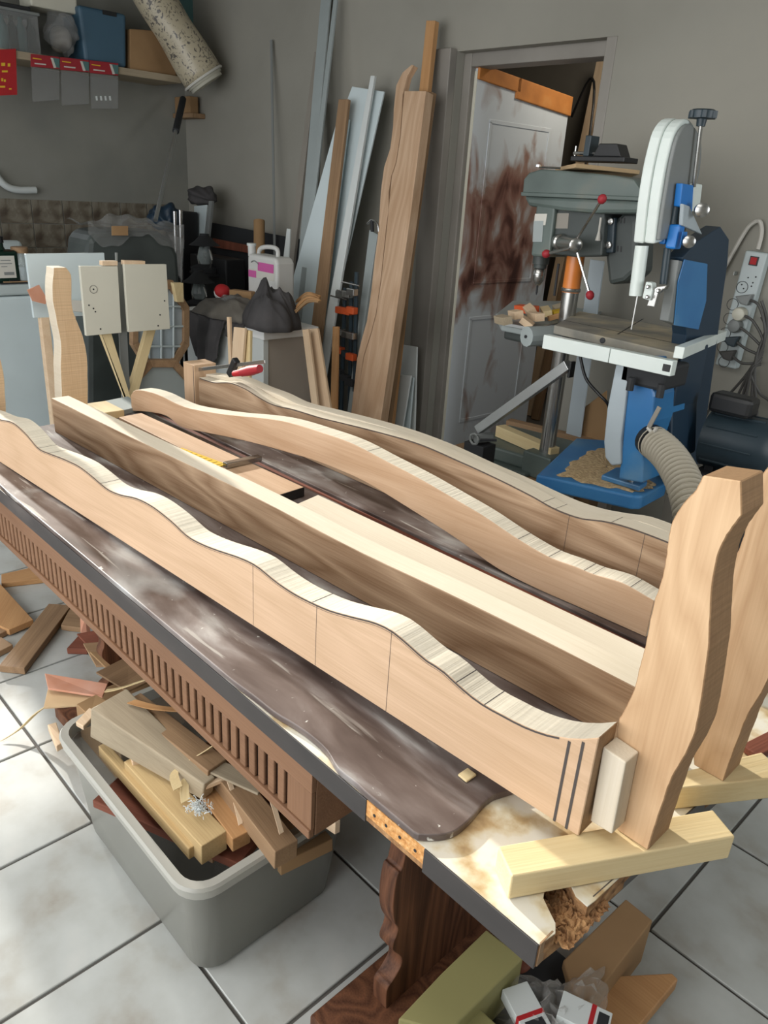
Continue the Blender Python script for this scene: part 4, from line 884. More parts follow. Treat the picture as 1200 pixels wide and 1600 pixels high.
for i, (s, t, mt, kind, lab) in enumerate(plugs):
    c = on(s, T_(t), .001); pr_ = root('plug', tuple(c), lab, 'plug', 'plugs in the power strip')
    if kind == 'tri':
        P = [f5 @ (V((s*Ls, T_(t)*Ws, .002))+V(p)) for p in ((-.022, .03, 0), (.024, .022, 0), (.02, -.006, 0), (-.004, -.034, 0))]
        MB().prism(P, (0, -.034, 0)).build('plug_body', mt, pr_, None, .006, seg=3)
    else: MB().lathe(c, (0, -1, 0), [(0, .027), (.02, .027), (.03, .023), (.034, .015)], 20).build('plug_body', mt, pr_, smooth=True)
    st0 = c+V((.02, -.02, -.002)); e = Py(ends[i][0], ends[i][1], YW-.06)
    MB().tube([st0, st0+V((.05, -.01, -.02)), V((hub.x+.03, hub.y+.004*i, c.z*.45+hub.z*.55)), hub+V((.004*i, -.004*i, -.02)), hub.lerp(e, .5)+V((0, 0, -.02)), e, V((e.x-.01, e.y, .3 if i != 3 else .5))], .0055, 8, smooth=5).build('cord', 'cord', pr_)
for i, (ex, ey) in enumerate([(1165, 720), (1182, 700)]):
    e = Py(ex, ey, YW-.05); A_ = Py(1190, 470+25*i, YW-.06)
    tag(MB().tube([A_, Py(1198, 510+10*i, YW-.06), hub+V((.02, -.005, 0)), e, V((e.x, e.y, .2))], .006, 8, smooth=5).build('hanging_cable', 'cord'), ['dark cord bending down behind the lowest plugs on the wall', 'second dark cord hanging outermost from the bundle on the wall'][i], 'cord')
tag(MB().tube([Py(1112, 445, YW-.05), Py(1132, 418, YW-.03), Py(1158, 372, YW-.02), Py(1172, 352, YW-.02), Py(1187, 346, YW-.02), Py(1190, 365, YW-.02), Py(1184, 390, YW-.03)], .008, 8, smooth=5).build('supply_cord', 'cordw'), 'white supply cord arching from the bandsaw to the power strip', 'cord')
tag(bx('cable_clip', Py(1145, 430, YW-.03), Py(1153, 424, YW), 'white'), 'small white cable clip on the wall left of the power strip', 'clip')

# ================================================================== MATERIAL LEANING ON THE BACK WALL
K = .16
G1 = 'trims and boards leaning on the back wall'
def ln(nm, quad, mat, lab, cat='board', yf=2.78, k=.17, th=.015, par=None, **kw): return lean(nm, quad, k, yf, th, mat, lab, cat, kw.pop('group', None), **kw)
ln('metal_rod', [(422, 62), (425, 62), (430, 382), (427, 382)], 'sawgrey', 'thin wire rod leaning alone on the wall left of the trims', 'rod', 2.9, .12, .004, bevel=0)
ln('trim_length', [(491, 81), (496.5, 81), (462, 378), (452, 378)], 'greytrim2', 'warm grey narrow trim, leftmost of the leaning bundle', 'trim', 2.80, .17, .02)
ln('trim_length', [(502, -12), (516.5, -12), (482, 380), (468, 380)], 'greytrim', 'widest pale grey-green trim rising out of frame', 'trim', 2.74, .17, .012)
ln('trim_length', [(521, -2), (526.5, -2), (484, 380), (476, 380)], 'greytrim', 'thin pale trim crossing the widest one at the top', 'trim', 2.69, .18, .012)
ln('trim_length', [(499, 160), (504.5, 160), (494, 340), (485, 340)], 'greytrim2', 'short narrow trim behind the crossing ones', 'trim', 2.86, .15, .010)
ln('white_board', [(527, 186), (545, 186), (512, 440), (456, 440)], 'bluewhite', 'white tapered board left of the brown strip', 'board', 2.70, .17, .012)
ln('white_board', [(550, 135), (600, 143), (531, 447), (508, 447)], 'bluewhite', 'white sheet with clipped corner right of the brown strip', 'board', 2.74, .17, .010, outline=[(550, 135), (600, 143), (585, 210), (531, 447), (518, 500), (512, 560), (480, 560), (500, 480), (540, 175), (543, 154)])
ln('white_batten', [(579, 118), (585.5, 118), (549, 340), (538, 340)], 'white', 'white batten standing in front of the clipped white sheet', 'batten', 2.70, .17, .015)
ln('brown_strip', [(529, 155), (544.5, 155), (507, 478), (492, 462)], 'brownwood', 'brown wooden strip between the two white boards', 'board', 2.66, .175, .018)
Lw = [(643, 101), (629, 113), (619, 133), (615, 170), (614, 198), (609.5, 232), (600, 261), (595, 298), (592.5, 340), (590, 371), (585, 407), (580, 454), (573, 502), (566, 526), (557.6, 561), (554, 597), (549, 640)]
Rw = [(560, 642), (562, 597), (568, 556), (580, 518), (587, 490), (594, 442), (599, 395), (604, 347), (607, 330), (607, 300), (611, 275), (618, 255), (625, 212), (628, 170), (629, 147), (636, 119), (646, 102)]
extra = lambda a, b, z=900: (a[0]+(b[0]-a[0])*(z-a[1])/(b[1]-a[1]), z)
ln('wavy_board', None, 'oak', 'oak board with wavy sawn edge leaning left of the wide oak board', 'board', 2.62, .19, .035, outline=[Rw[-1]]+Lw+[(538, 745), (549, 745)]+Rw[:-1])
rwb = [(632, 142), (665.6, 142), (640.7, 340), (595.6, 651), (585, 740), (545, 740), (560, 642), (562, 597), (569, 556), (581, 518), (588, 490), (595, 442), (600, 395), (606, 340), (612, 275), (619, 255), (626, 212), (629, 170)]
ln('wide_board', None, 'oak', 'wide oak board leaning on the wall left of the doorway', 'board', 2.60, .19, .055, outline=[rwb[0], rwb[1], rwb[2], rwb[3], rwb[4], rwb[5]]+rwb[6:])
ln('pine_batten', [(666, 32), (680, 32), (668, 142), (655, 140)], 'orangewood', 'thin pine batten standing tallest behind the wide oak board', 'batten', 2.80, .13, .03)
ln('brown_board', [(664, 143), (676, 144), (655, 300), (640, 300)], 'brownwood', 'brown board just behind the right edge of the wide oak board', 'board', 2.76, .14, .03)
ln('metal_profile', [(577, 359), (590, 366), (549, 640), (543, 640)], 'greytrim', 'grey metal profile leaning left of the wavy board', 'profile', 2.68, .17, .025)
ln('small_white_board', [(625, 538), (651, 542), (648, 655), (622, 650)], 'white', 'small white board behind, leaning at the foot of the pilaster', 'board', 2.98, .10, .012)
ln('small_white_board', [(620, 585), (642, 587), (630, 661), (604, 654)], 'white', 'small white board in front, leaning at the foot of the pilaster', 'board', 2.88, .12, .012)
ln('small_white_board', [(640, 589), (646, 590), (640, 661), (630, 661)], 'bluewhite', 'thin white board edge between the two small white boards', 'board', 2.93, .11, .012)
hk = root('metal_hook', tuple(Py(581, 355, 2.86)), 'small metal clamp hook on top of the grey profile', 'hook')
MB().tube([Py(574, 350, 2.86), Py(581, 344, 2.86), Py(590, 350, 2.86), Py(592, 362, 2.86)], .006, 8, smooth=4).build('hook', 'steel', hk); MB().tube([Py(581, 344, 2.86), Py(582, 362, 2.86)], .009, 8).build('stem', 'dark', hk)
# cluster of sash clamps with orange jaws standing in the gap
for i, (a, b, x2, y2, lab) in enumerate([(538, 450, 532, 640, 'left sash clamp with two orange jaws, left of the grey profile'), (548, 440, 545, 640, 'middle sash clamp with one orange jaw beside the grey profile'), (556, 425, 552, 640, 'right sash clamp standing closest to the grey profile')]):
    yk = 2.83-.04*i; k_ = root('sash_clamp', (Py(a, b, yk).x, yk, 0), lab, 'clamp', 'sash clamps with orange jaws')
    A_, B_ = Py(a, b, yk), Py(x2, y2, yk); B_ = A_+(B_-A_)*(A_.z/(A_.z-B_.z)); plank('clamp_bar', B_, A_, .022, .012, 'motor', k_, up=(0, -1, 0))
    for zz_, mt in ((.04, 'steel'), (.14, 'orange'), (.28, 'steel'), (.40, 'orange' if i != 1 else 'motor'), (.55, 'dark')):
        c = A_.lerp(B_, zz_*.9+.03*i); bx('clamp_jaw', c+V((-.035, -.035, -.018)), c+V((.025, -.001, .018)), mt, k_, .004)
    c = A_.lerp(B_, .06); MB().tube([c+V((-.09, -.02, .004)), c+V((.05, -.02, 0))], .0045, 8).build('screw', 'steel', k_)
# pine sticks around the cabinet
G2 = 'pine sticks leaning on the white-topped cabinet'
for q in (([(472, 515), (481.6, 514), (496, 630), (486, 629)], 'pinepale', 'pale pine stick, left of the pair against the cabinet side', 2.2, .28), ([(483, 514), (496, 512.6), (515, 631), (499, 630)], 'pinepale', 'wider pine stick, right of the pair against the cabinet side', 2.25, .28), ([(519.6, 510), (528, 510), (525.5, 635), (516, 632)], 'orangewood', 'orange-brown stick standing just right of the cabinet', 2.5, .2),
          ([(365, 511), (382.5, 512.5), (377.5, 580), (361, 575)], 'pinepale', 'broad pink pine stick at the cabinet front under the jacket', 1.9, .1), ([(383, 515), (391, 517), (390, 580), (380, 578)], 'pine', 'narrow pine stick right of the broad pink one at the cabinet front', 1.92, .1), ([(354, 495), (358, 495), (361.5, 575), (357, 575)], 'pinepale', 'thinnest pinkish stick left at the cabinet front', 1.9, .1)):
    o = lean('pine_stick', q[0], q[4], q[3], .014, q[1], q[2], 'stick', G2)

# ================================================================== CABINET + HEAP
zc_ = .75; c0 = Pz(412, 518, zc_); c1 = Pz(514, 500, zc_); XR = c0.x
cb_ = root('cabinet', (XR-.35, (c0.y+c1.y)/2, 0), 'low taupe cabinet with white worktop behind the bench', 'cabinet')
y0_, y1_ = c0.y, min(c1.y, 2.62)
bx('carcass', (XR-.78, y0_+.02, 0), (XR-.02, y1_-.03, zc_-.045), 'taupe', cb_, .002)
bx('front_panel', (XR-.78, y0_+.01, .02), (XR-.021, y0_+.02, zc_-.046), 'white', cb_, .002)
bx('corner_strip', (XR-.02, y0_+.01, 0), (XR-.016, y0_+.04, zc_-.046), 'white', cb_, .001)
bx('worktop', (XR-.84, y0_, zc_-.045), (XR, y1_, zc_), 'brightwhite', cb_, .004)
def heap(nm, cx_, cy_, rx, ry, h, mat, lab, cat, seed, hang=None, z0=zc_):
    rnd = random.Random(seed); ph = [(rnd.uniform(1, 5), rnd.uniform(0, 6), rnd.uniform(3, 9)) for _ in range(6)]
    def f(u, v):
        a = u*2-1; b = v*2-1; x = cx_+a*rx; y = cy_+b*ry; r = math.sqrt(min(1, a*a+b*b))
        z = h*max(0, 1-r**3)
        z += h*.16*sum(math.sin(p[0]*3*a+p[1]+p[2]*b*.6)*(1-r) for p in ph)*.6
        z = max(z, .004)
        if hang and y < hang[0]: d = hang[0]-y; z -= d*hang[1]; y = hang[0]-d*.12
        return V((x, y, z0+z))
    o = MB().grid(f, 40, 40).build(nm, mat, None, None, 0, True, solid=.004); return tag(o, lab, cat)
P_ = lambda px, py, z: Pz(px, py, z)
def fold(nm, pts, rad, mat, lab, cat, seg=0):  # crumpled cloth body: displaced ellipsoid chain
    m = MB(); rnd = random.Random(len(pts)*7+int(rad[0]*1000))
    P = catmull(pts, 6); R_ = [rad[min(len(rad)-1, int(i*len(rad)/len(P)))] for i in range(len(P))]
    u = V((0, 0, 1)); k = len(m.v); n = 28; ph = [(rnd.randint(2, 7), rnd.uniform(0, 6), rnd.uniform(.3, 1.4)) for _ in range(5)]
    for i, p in enumerate(P):
        t = (P[min(i+1, len(P)-1)]-P[max(i-1, 0)]).normalized(); b = t.cross(u).normalized(); w_ = b.cross(t)
        e = math.sin(math.pi*(i+.3)/(len(P)-.4))**.4
        for q in range(n):
            a = 2*math.pi*q/n; r = R_[i]*e*(1+.13*sum(math.sin(f*a+g+h*i*.5) for f, g, h in ph)/1.6)
            m.v.append(p+b*math.cos(a)*r+w_*math.sin(a)*r*.75)
    for i in range(len(P)-1):
        for q in range(n): a, b2 = i*n+q, i*n+(q+1) % n; m.f.append((a, b2, b2+n, a+n)); m.m.append(0)
    m.f += [tuple(range(n-1, -1, -1)), tuple(range((len(P)-1)*n, len(P)*n))]; m.m += [0, 0]
    o = m.build(nm, mat, None, None, 0, True, sub=1); return tag(o, lab, cat)
def crumple(nm, cpt, rx, ry, h, mat, lab, cat, seed, peak=(0, 0), n=64):
    rnd = random.Random(seed); K_ = [(rnd.uniform(0, 6.3), rnd.uniform(5, 15), rnd.uniform(0, 6.3), rnd.uniform(.4, 1)) for _ in range(7)]
    def f(u, v):
        a, b = u*2-1, v*2-1; r0 = max(abs(a), abs(b)); k_ = r0/max(1e-6, math.hypot(a, b)); a, b = a*k_, b*k_
        r = math.hypot(a, b); th = math.atan2(b, a); edge = 1+.10*math.sin(3*th+seed)+.05*math.sin(7*th+seed*2)
        wa, wb = a+.18*math.sin(4*b+seed), b+.18*math.sin(4*a)
        fo = sum(w_*(1-abs(math.sin(fq_*(wa*math.cos(an)+wb*math.sin(an))*.5+ph))**.8) for ph, fq_, an, w_ in K_)/3.2
        env = max(0, 1-r**2.6)**.5; sl = 1-.35*((a-peak[0])**2+(b-peak[1])**2)
        return V((cpt.x+a*rx*edge, cpt.y+b*ry*edge, cpt.z+.004+h*env*max(.15, sl)*(.62+.46*fo)))
    o = MB().grid(f, n, n).build(nm, mat, None, None, 0, True, solid=.004); return tag(o, lab, cat)
zc1 = zc_+.002
crumple('jacket', V((-3.28, 2.35, zc1)), .17, .13, .23, 'fabric', 'dark grey crumpled jacket humped on the right of the worktop', 'jacket', 4, (-.1, .2))
crumple('jacket', V((-3.66, 2.36, zc1)), .26, .15, .12, 'fabric2', 'lighter grey jacket spread over the left of the worktop', 'jacket', 9, (.3, .1))
def hang(nm, x0, x1, ytop, depth, drop, mat, lab, seed):
    rnd = random.Random(seed); k1, k2 = rnd.uniform(7, 10), rnd.uniform(14, 19)
    def f(u, v):
        x = x0+(x1-x0)*u; s_ = v*(depth+drop*(.62+.38*math.sin(math.pi*(u*.8+.15))))
        if s_ < depth: return V((x, ytop+depth-s_, zc_+.006+.006*math.sin(u*k2)))
        d = s_-depth; xx = x+(x0*.45+x1*.55-x)*min(.55, d*1.6); return V((xx, ytop-.014-.022*(1-abs(math.sin(u*k1+d*5)))-.02*min(1, d*8)-.012*math.sin(u*k2+d*11), zc_+.006-d))
    return tag(MB().grid(f, 48, 30).build(nm, mat, None, None, 0, True, solid=.004), lab, 'cloth')
xh0, xh1 = Py(303, 500, y0_).x, Py(358, 500, y0_).x
hang('trousers', xh0, xh1, y0_, .10, .30, 'fabric', 'dark cloth hanging over the left front of the cabinet', 2)
hang('trousers', Py(363, 505, y0_).x, Py(384, 505, y0_).x, y0_, .10, .09, 'fabric', 'short dark cloth fold hanging at the middle of the worktop edge', 5)
# red and white cap, bottle, jug, shavings, glove
cp = root('knit_cap', tuple(Py(352, 452, 2.40)), 'small red cap with white band on the grey jacket', 'cap')
c = Py(350, 450, 2.40); MB().lathe(c-V((.02, 0, .03)), (.5, -.2, .8), [(0, .040), (.015, .045), (.03, .040), (.042, .026), (.048, .008)], 20).build('crown', 'red', cp, smooth=True)
MB().lathe(c-V((.027, -.004, .042)), (.5, -.2, .8), [(0, .044), (.014, .047), (.016, .042)], 20).build('band', 'white', cp, smooth=True)
tag(plank('brown_block', Pz(362, 452, .885), Pz(396, 456, .885), .05, .045, 'card'), 'brown block lying between the red cap and the dark jacket', 'block')
tag(MB().tube([Pz(350, 466, .845), Pz(370, 470, .845)], .020, 12).build('plastic_bottle', 'film', smooth=True), 'small clear plastic bottle lying on the grey jacket', 'bottle')
jg = root('jug', tuple(Py(414, 440, 2.62)), 'large white plastic jug with pink label on the worktop', 'jug')
yj = 2.49; A_, B_ = Py(386, 398, yj), Py(431, 398, yj); zb_ = zc_+.001; zt4 = Py(412, 400, yj).z
m = MB().prism([V((A_.x, yj, zb_)), V((B_.x+.01, yj, zb_)), V((B_.x+.01, yj, zt4-.03)), V((B_.x-.01, yj, zt4)), V((A_.x+.01, yj, zt4)), V((A_.x, yj, zt4-.02))], (0, .12, 0)); m.build('jug_body', 'jug', jg, None, .018, seg=4)
MB().tube([Py(394, 400, yj+.06), Py(393, 381, yj+.06)], [.022, .022], 16).build('spout', 'jug', jg, smooth=True)
MB().tube([Py(393, 384, yj+.06), Py(393, 380, yj+.06)], [.026, .026], 16).build('cap_ring', 'white', jg)
MB().tube([Py(404, 400, yj+.06), Py(406, 390, yj+.06), Py(414, 386, yj+.06), Py(428, 387, yj+.06), Py(434, 392, yj+.06), Py(434, 404, yj+.06)], .012, 12, smooth=5).build('jug_handle', 'jug', jg, smooth=True)
A_, B_ = Py(388, 419, yj-.002), Py(428, 440, yj-.002)
lb = MB().bb((A_.x, yj-.0015, B_.z), (B_.x, yj-.0005, A_.z)).build('label', 'paper', jg)
MB().bb((A_.x+.002, yj-.0025, B_.z), (A_.x+.075, yj-.0016, B_.z+.036)).build('label_band', 'pink', lb); MB().bb((A_.x+.09, yj-.0025, B_.z+.04), (B_.x-.004, yj-.0016, B_.z+.085)).build('label_band', 'pink', lb)
MB().tube([V((A_.x+.03, yj-.003, B_.z+.078)), V((A_.x+.06, yj-.003, B_.z+.088)), V((A_.x+.1, yj-.003, B_.z+.074))], .003, 5, smooth=4).build('label_mark', 'sawgrey', lb)
wsn = root('woven_bundle', tuple(Py(480, 470, 2.42)), 'bundle of brown curled fibre strips at the right of the worktop', 'bundle')
rnd = random.Random(3)
for q in range(16):
    a = Py(464+rnd.uniform(-3, 3), 488-q*1.2, 2.40+q*.008); b = Py(498+rnd.uniform(-4, 3), 472-q*.7, 2.40+q*.008); mid = a.lerp(b, .5)+V((0, 0, .02+rnd.uniform(0, .012)))
    plank_ = MB().tube([a, mid, b], .0045, 6, smooth=4).build('fibre_strip', 'orangewood' if q % 2 else 'card', wsn)
# dark machine skirt and tube behind
ln('dark_sheet', [(300, 342), (470, 374), (470, 520), (300, 520)], 'dark', 'wide dark panel leaning against the wall behind the cabinet', 'panel', 2.95, .12, .02)
ln('red_bar', [(332, 372), (392, 384), (392, 396), (332, 386)], 'redwood', 'dim red bar across the dark panel', 'bar', 2.92, .12, .01, floor=False)
tb_ = MB().tube([Py(405, 345, 2.95), Py(405, 400, 2.9)], .035, 20).build('cardboard_tube', 'card', smooth=True); tag(tb_, 'stubby cardboard tube upright behind the jug', 'tube')
ln('white_wedge', [(448, 357), (453, 358), (449, 440), (438, 440)], 'white', 'narrow white wedge board behind the jug', 'board', 2.75, .1, .01)
# hurricane lanterns, mirror and posts in the dark corner
for i, (px_, pt, pb_, lab) in enumerate([(321, 372, 425, 'dark hurricane lantern, upper one, in front of the mirror'), (312, 432, 480, 'dark hurricane lantern, lower one, left of the jacket')]):
    yl = 2.75-.15*i; b = Py(px_, pb_, yl); t = Py(px_, pt, yl); h = t.z-b.z; l = root('lantern', tuple(b), lab, 'lantern', 'hurricane lanterns in the corner')
    MB().lathe(b, (0, 0, 1), [(0, .09), (.03, .095), (.05, .04)], 20).build('fuel_tank', 'dark', l, smooth=True)
    MB().lathe(b+V((0, 0, .05)), (0, 0, 1), [(0, .03), (h*.2, .05), (h*.4, .04), (h*.55, .03)], 16).build('chimney', 'glass', l, smooth=True)
    MB().lathe(b+V((0, 0, .05+h*.55)), (0, 0, 1), [(0, .10), (.02, .07), (.06, .03), (.07, .03)], 18).build('hood', 'dark', l, smooth=True)
    for s_2 in (-1, 1): MB().tube([b+V((s_2*.06, 0, .03)), b+V((s_2*.085, 0, h*.4)), b+V((s_2*.06, 0, h*.7))], .007, 8, smooth=3).build('frame_tube', 'steel', l)
    MB().tube([b+V((-.03, 0, h*.9)), b+V((0, 0, h*1.08)), b+V((.03, 0, h*.9))], .004, 6, smooth=4).build('bail', 'steel', l)
    bx('lantern_shelf', b+V((-.12, -.05, -.02)), b+V((.12, .12, -.001)), 'black', l)
mr = root('mirror', tuple(Py(312, 370, 3.0)), 'tall framed mirror strip standing in the dark corner', 'mirror')
lean('glass', [(303, 322), (323, 320), (318, 372), (303, 370)], .08, 2.85, .01, 'bluewhite', '', '', floor=False, parent=mr); lean('mirror_frame', [(326, 314), (331, 314), (325, 372), (320, 372)], .08, 2.83, .02, 'sawgrey', '', '', parent=mr); 
fold('dark_bag', [Py(300, 312, 3.0), Py(315, 306, 3.0), Py(333, 312, 3.0)], [.07, .09, .07], 'fabric', 'dark bag slumped on top of the mirror', 'bag')
for i, (a, b, w_, lab, mt) in enumerate([(288, 330, .10, 'tall black box case in the corner beside the drum', 'black'), (344, 400, .22, 'black crate under the red bar behind the jacket', 'black')]):
    yk = 2.88; c = Py(a, b, yk); tag(bx('storage_case', (c.x-w_, yk-.1, 0), (c.x+w_, yk+.05, c.z), mt, bevel=.01), lab, 'case')
for i, (a, b) in enumerate([((273, 330), (272, 372)), ((282, 328), (279, 366))]):
    A_, B_ = Py(*a, 2.7), Py(*b, 2.7); tag(MB().tube([A_, V((B_.x, 2.7, .0))], .014, 10).build('chrome_pipe', 'chrome', smooth=True), ['left chrome pipe standing beside the dark case', 'right chrome pipe standing beside the dark case'][i], 'pipe', 'chrome pipes in the corner')
fold('blue_bag', [Py(248, 330, 2.7), Py(258, 340, 2.7), Py(268, 352, 2.7)], [.10, .12, .08], 'darkblue', 'dark blue bag behind the aluminium pole', 'bag')

# ================================================================== DRUM WITH PLASTIC, OCTAGONS, WASHING MACHINE
XD = -4.0
def fx(px, x, dx_, nm, mat, par=None, bev=.003, sm=0):
    P = [Px(a, b, x) for a, b in px]; P = catmull(P+[P[0]], sm)[:-1] if sm else P
    return MB().prism(P, (dx_, 0, 0)).build(nm, mat, par, None, bev)
dr = fx([(136, 400), (138, 375), (150, 362), (180, 360), (250, 362), (268, 372), (280, 400), (284, 470), (284, 660), (138, 660)], XD, -.27, 'machine_cover', 'greend', None, .03); tag(dr, 'large dark green rounded machine housing under clear plastic', 'machine')
dr.data.update()
def sheet(u, v):
    a = Px(138+150*u, 352+8*math.sin(u*9)+(26+46*max(0, u-.45)+20*max(0, math.sin(u*5)))*max(0, v-.55)*1.6, XD+.01+.03*max(0, v-.5))
    b = V((a.x - (1-min(1, v/.55))*.27, a.y, a.z+.014+.008*math.sin(u*31+v*13)))
    return b
tag(MB().grid(sheet, 44, 16).build('plastic_sheet', 'film', None, None, 0, True), 'crinkled clear plastic sheet draped on the dark green machine', 'plastic sheet')
tag(fx([(174, 353), (200, 353), (200, 368), (174, 368)], XD+.05, .004, 'card_strip', 'card'), 'brown card strip under the plastic sheet', 'card')
tag(fx([(262, 366), (287, 372), (284, 440), (278, 430), (274, 385)], XD+.003, .006, 'plastic_flap', 'film'), 'loose flap of clear plastic at the right of the machine', 'plastic sheet')
def octo(cx_, cy_, rx, ry, x, lab, grid=True):
    r = root('octagon_frame', tuple(Px(cx_, cy_, x)), lab, 'frame'); n = 8
    for i in range(n):
        a0, a1 = math.pi/8+i*math.pi/4, math.pi/8+(i+1)*math.pi/4
        P = [Px(cx_+rx*math.cos(a)*s2, cy_+ry*math.sin(a)*s2, x) for a, s2 in ((a0, 1), (a1, 1), (a1, .80), (a0, .80))]
        MB().prism(P, (-.04, 0, 0)).build('frame_piece', 'brownwood', r, None, .002)
    P = [Px(cx_+rx*.8*math.cos(math.pi/8+i*math.pi/4), cy_+ry*.8*math.sin(math.pi/8+i*math.pi/4), x-.02) for i in range(n)]; MB().prism(P, (-.01, 0, 0)).build('backing', 'sawcover' if grid else 'greytrim', r)
    if grid:
        for t in (-.4, 0, .4):
            MB().tube([Px(cx_+rx*t, cy_-ry*.75, x-.01), Px(cx_+rx*t, cy_+ry*.75, x-.01)], .006, 6).build('grid_bar', 'enamel', r); MB().tube([Px(cx_-rx*.75, cy_+ry*t, x-.01), Px(cx_+rx*.75, cy_+ry*t, x-.01)], .006, 6).build('grid_bar', 'enamel', r)
    # stands on a block down to the floor
    b = Px(cx_, cy_+ry, x); bx('frame_foot', (x-.06, b.y-.15, 0), (x-.001, b.y+.15, b.z), 'dark', r)
octo(252, 510, 48, 78, -3.62, 'brown octagonal frame with grey grid behind the right cream panel')
octo(255, 620, 55, 62, -3.28, 'lower octagonal frame with grey backing behind the pine legs', False)
ofr = bpy.data.objects['octagon_frame']; fx([(266, 441), (282, 441), (283, 471), (272, 471)], -3.60, .03, 'loose_block', 'pine', ofr)  # separate loose pine block, only grouped under the octagon frame
# washing machine
XW2 = -4.3; wm = root('washing_machine', (-4.6, 1.55, 0), 'pale blue-white top-loading washing machine by the left wall', 'washing machine')
zt5 = Px(0, 445, XW2).z
bx('cabinet_body', (-4.92, .95, .02), (XW2, 1.73, zt5-.06), 'bluewhite', wm, .015, None)
bx('lid', (-4.93, .94, zt5-.056), (XW2+.008, 1.74, zt5), 'enamel', wm, .012)
zc5 = Px(71, 385, -4.9).z
MB().prism([V((-4.98, .98, zt5)), V((-4.86, .98, zt5)), V((-4.93, .98, zc5+.03)), V((-4.98, .98, zc5+.03))], (0, .76, 0)).build('control_panel', 'enamel', wm, None, .02)
for x in (-4.85, -4.37):
    for y in (1.02, 1.65): MB().lathe(V((x, y, .0)), (0, 0, 1), [(0, .025), (.02, .02)], 12).build('foot', 'black', wm)
for i, y in enumerate((1.15, 1.3)): MB().lathe(V((-4.905, y, zt5+.09)), (1, 0, .5), [(0, .03), (.02, .026)], 16).build('dial', 'sawgrey', wm)
zm = zt5+.001
bo_ = root('bottle', tuple(Pz(8, 432, zm)), 'dark green square bottle with cream label on the washing machine', 'bottle')
p = Px(8, 431, -4.36); bw = .062
bx('bottle_body', (p.x-.05, p.y-bw, zm), (p.x+.05, p.y+bw, zm+.165), 'darkglass', bo_, .014)
MB().lathe(V((p.x, p.y-.01, zm+.16)), (0, 0, 1), [(0, .03), (.02, .02), (.05, .018)], 16).build('neck', 'darkglass', bo_, smooth=True)
MB().lathe(V((p.x, p.y-.01, zm+.2)), (0, 0, 1), [(0, .023), (.03, .023), (.032, .018)], 16).build('bottle_cap', 'black', bo_, smooth=True)
lb = bx('label', (p.x+.0505, p.y-.05, zm+.03), (p.x+.0515, p.y+.04, zm+.14), 'paper', bo_)
for q, (a, b, c, d) in enumerate([(-.03, .02, .115, .12), (-.035, .025, .10, .104), (-.03, .0, .085, .089), (-.02, .03, .045, .06)]): MB().bb((p.x+.0516, p.y+a, zm+c), (p.x+.052, p.y+b, zm+d)).build('print_line', 'sawgrey', lb)
ja = root('jar', tuple(Pz(35, 430, zm)), 'clear glass jar with brown lid beside the dark bottle', 'jar'); p = Px(35, 430, -4.36)
MB().lathe(V((p.x, p.y, zm)), (0, 0, 1), [(0, .045), (.01, .052), (.11, .052), (.14, .035), (.155, .035)], 24).build('jar_body', 'glass', ja, smooth=True)
MB().lathe(V((p.x, p.y, zm+.15)), (0, 0, 1), [(0, .042), (.028, .042), (.03, .036)], 24).build('jar_lid', 'brownwood', ja, smooth=True)
MB().lathe(V((p.x, p.y, zm+.002)), (0, 0, 1), [(0, .044), (.08, .046), (.082, .01)], 20).build('jar_content', 'sawcover', ja, smooth=True)
for i, (a, b, mt, lab) in enumerate([((0, 441), (42, 436), 'dark', 'dark flat tool at the front edge of the washing machine lid'), ((5, 445), (45, 443), 'brownwood', 'thin brown slat lying at the front of the washing machine lid'), ((14, 438), (30, 441), 'black', 'black blade lying between jar and lid edge')]):
    A_, B_ = Px(*a, -4.315+.0*i), Px(*b, -4.315); A_.z = B_.z = zm+.007+.007*i; tag(plank('flat_tool', A_, B_, .03, .006, mt), lab, 'tool', 'flat tools on the washing machine')
def heapb(u, v):
    a = Px(60+85*u, 398, -4.75); z = zm+ (.10*math.sin(math.pi*min(1, u*1.15))**.7)*(1-.75*abs(2*v-1)**2)+.006*math.sin(u*25+v*9)
    return V((-4.72+.26*v-.1, a.y, z))
tag(MB().grid(heapb, 30, 14).build('leather_heap', 'card', None, None, 0, True, solid=.006), 'brown curved sheets heaped at the back of the washing machine', 'sheet')
# white panel and folded card in front of machine
tag(fx([(40, 397), (163, 395), (170, 492), (53, 497)], -3.62, -.018, 'white_sheet', 'bluewhite', None, .002), 'blue-white panel standing behind the carved leg', 'panel')
bx_ = bpy.data.objects['white_sheet']
p0 = Px(53, 497, -3.62); p1 = Px(170, 492, -3.62)
bx('panel_leg', (-3.66, p0.y+.03, 0), (-3.621, p0.y+.07, p0.z+.1), 'pinepale', bx_); bx('panel_leg', (-3.66, p1.y-.2, 0), (-3.621, p1.y-.16, p1.z+.1), 'pinepale', bx_)
tag(MB().prism([Px(42, 453, -3.57), Px(60, 445, -3.57), Px(72, 466, -3.57), Px(70, 475, -3.57), Px(50, 470, -3.57)], (.01, 0, 0)).build('folded_card', 'peach'), 'pinkish folded card at the left of the blue-white panel', 'card')
tag(fx([(108, 468), (130, 470), (130, 488), (112, 486)], -3.58, .006, 'paper_scrap', 'paper'), 'white printed paper scrap on the panel right of the carved leg', 'paper')
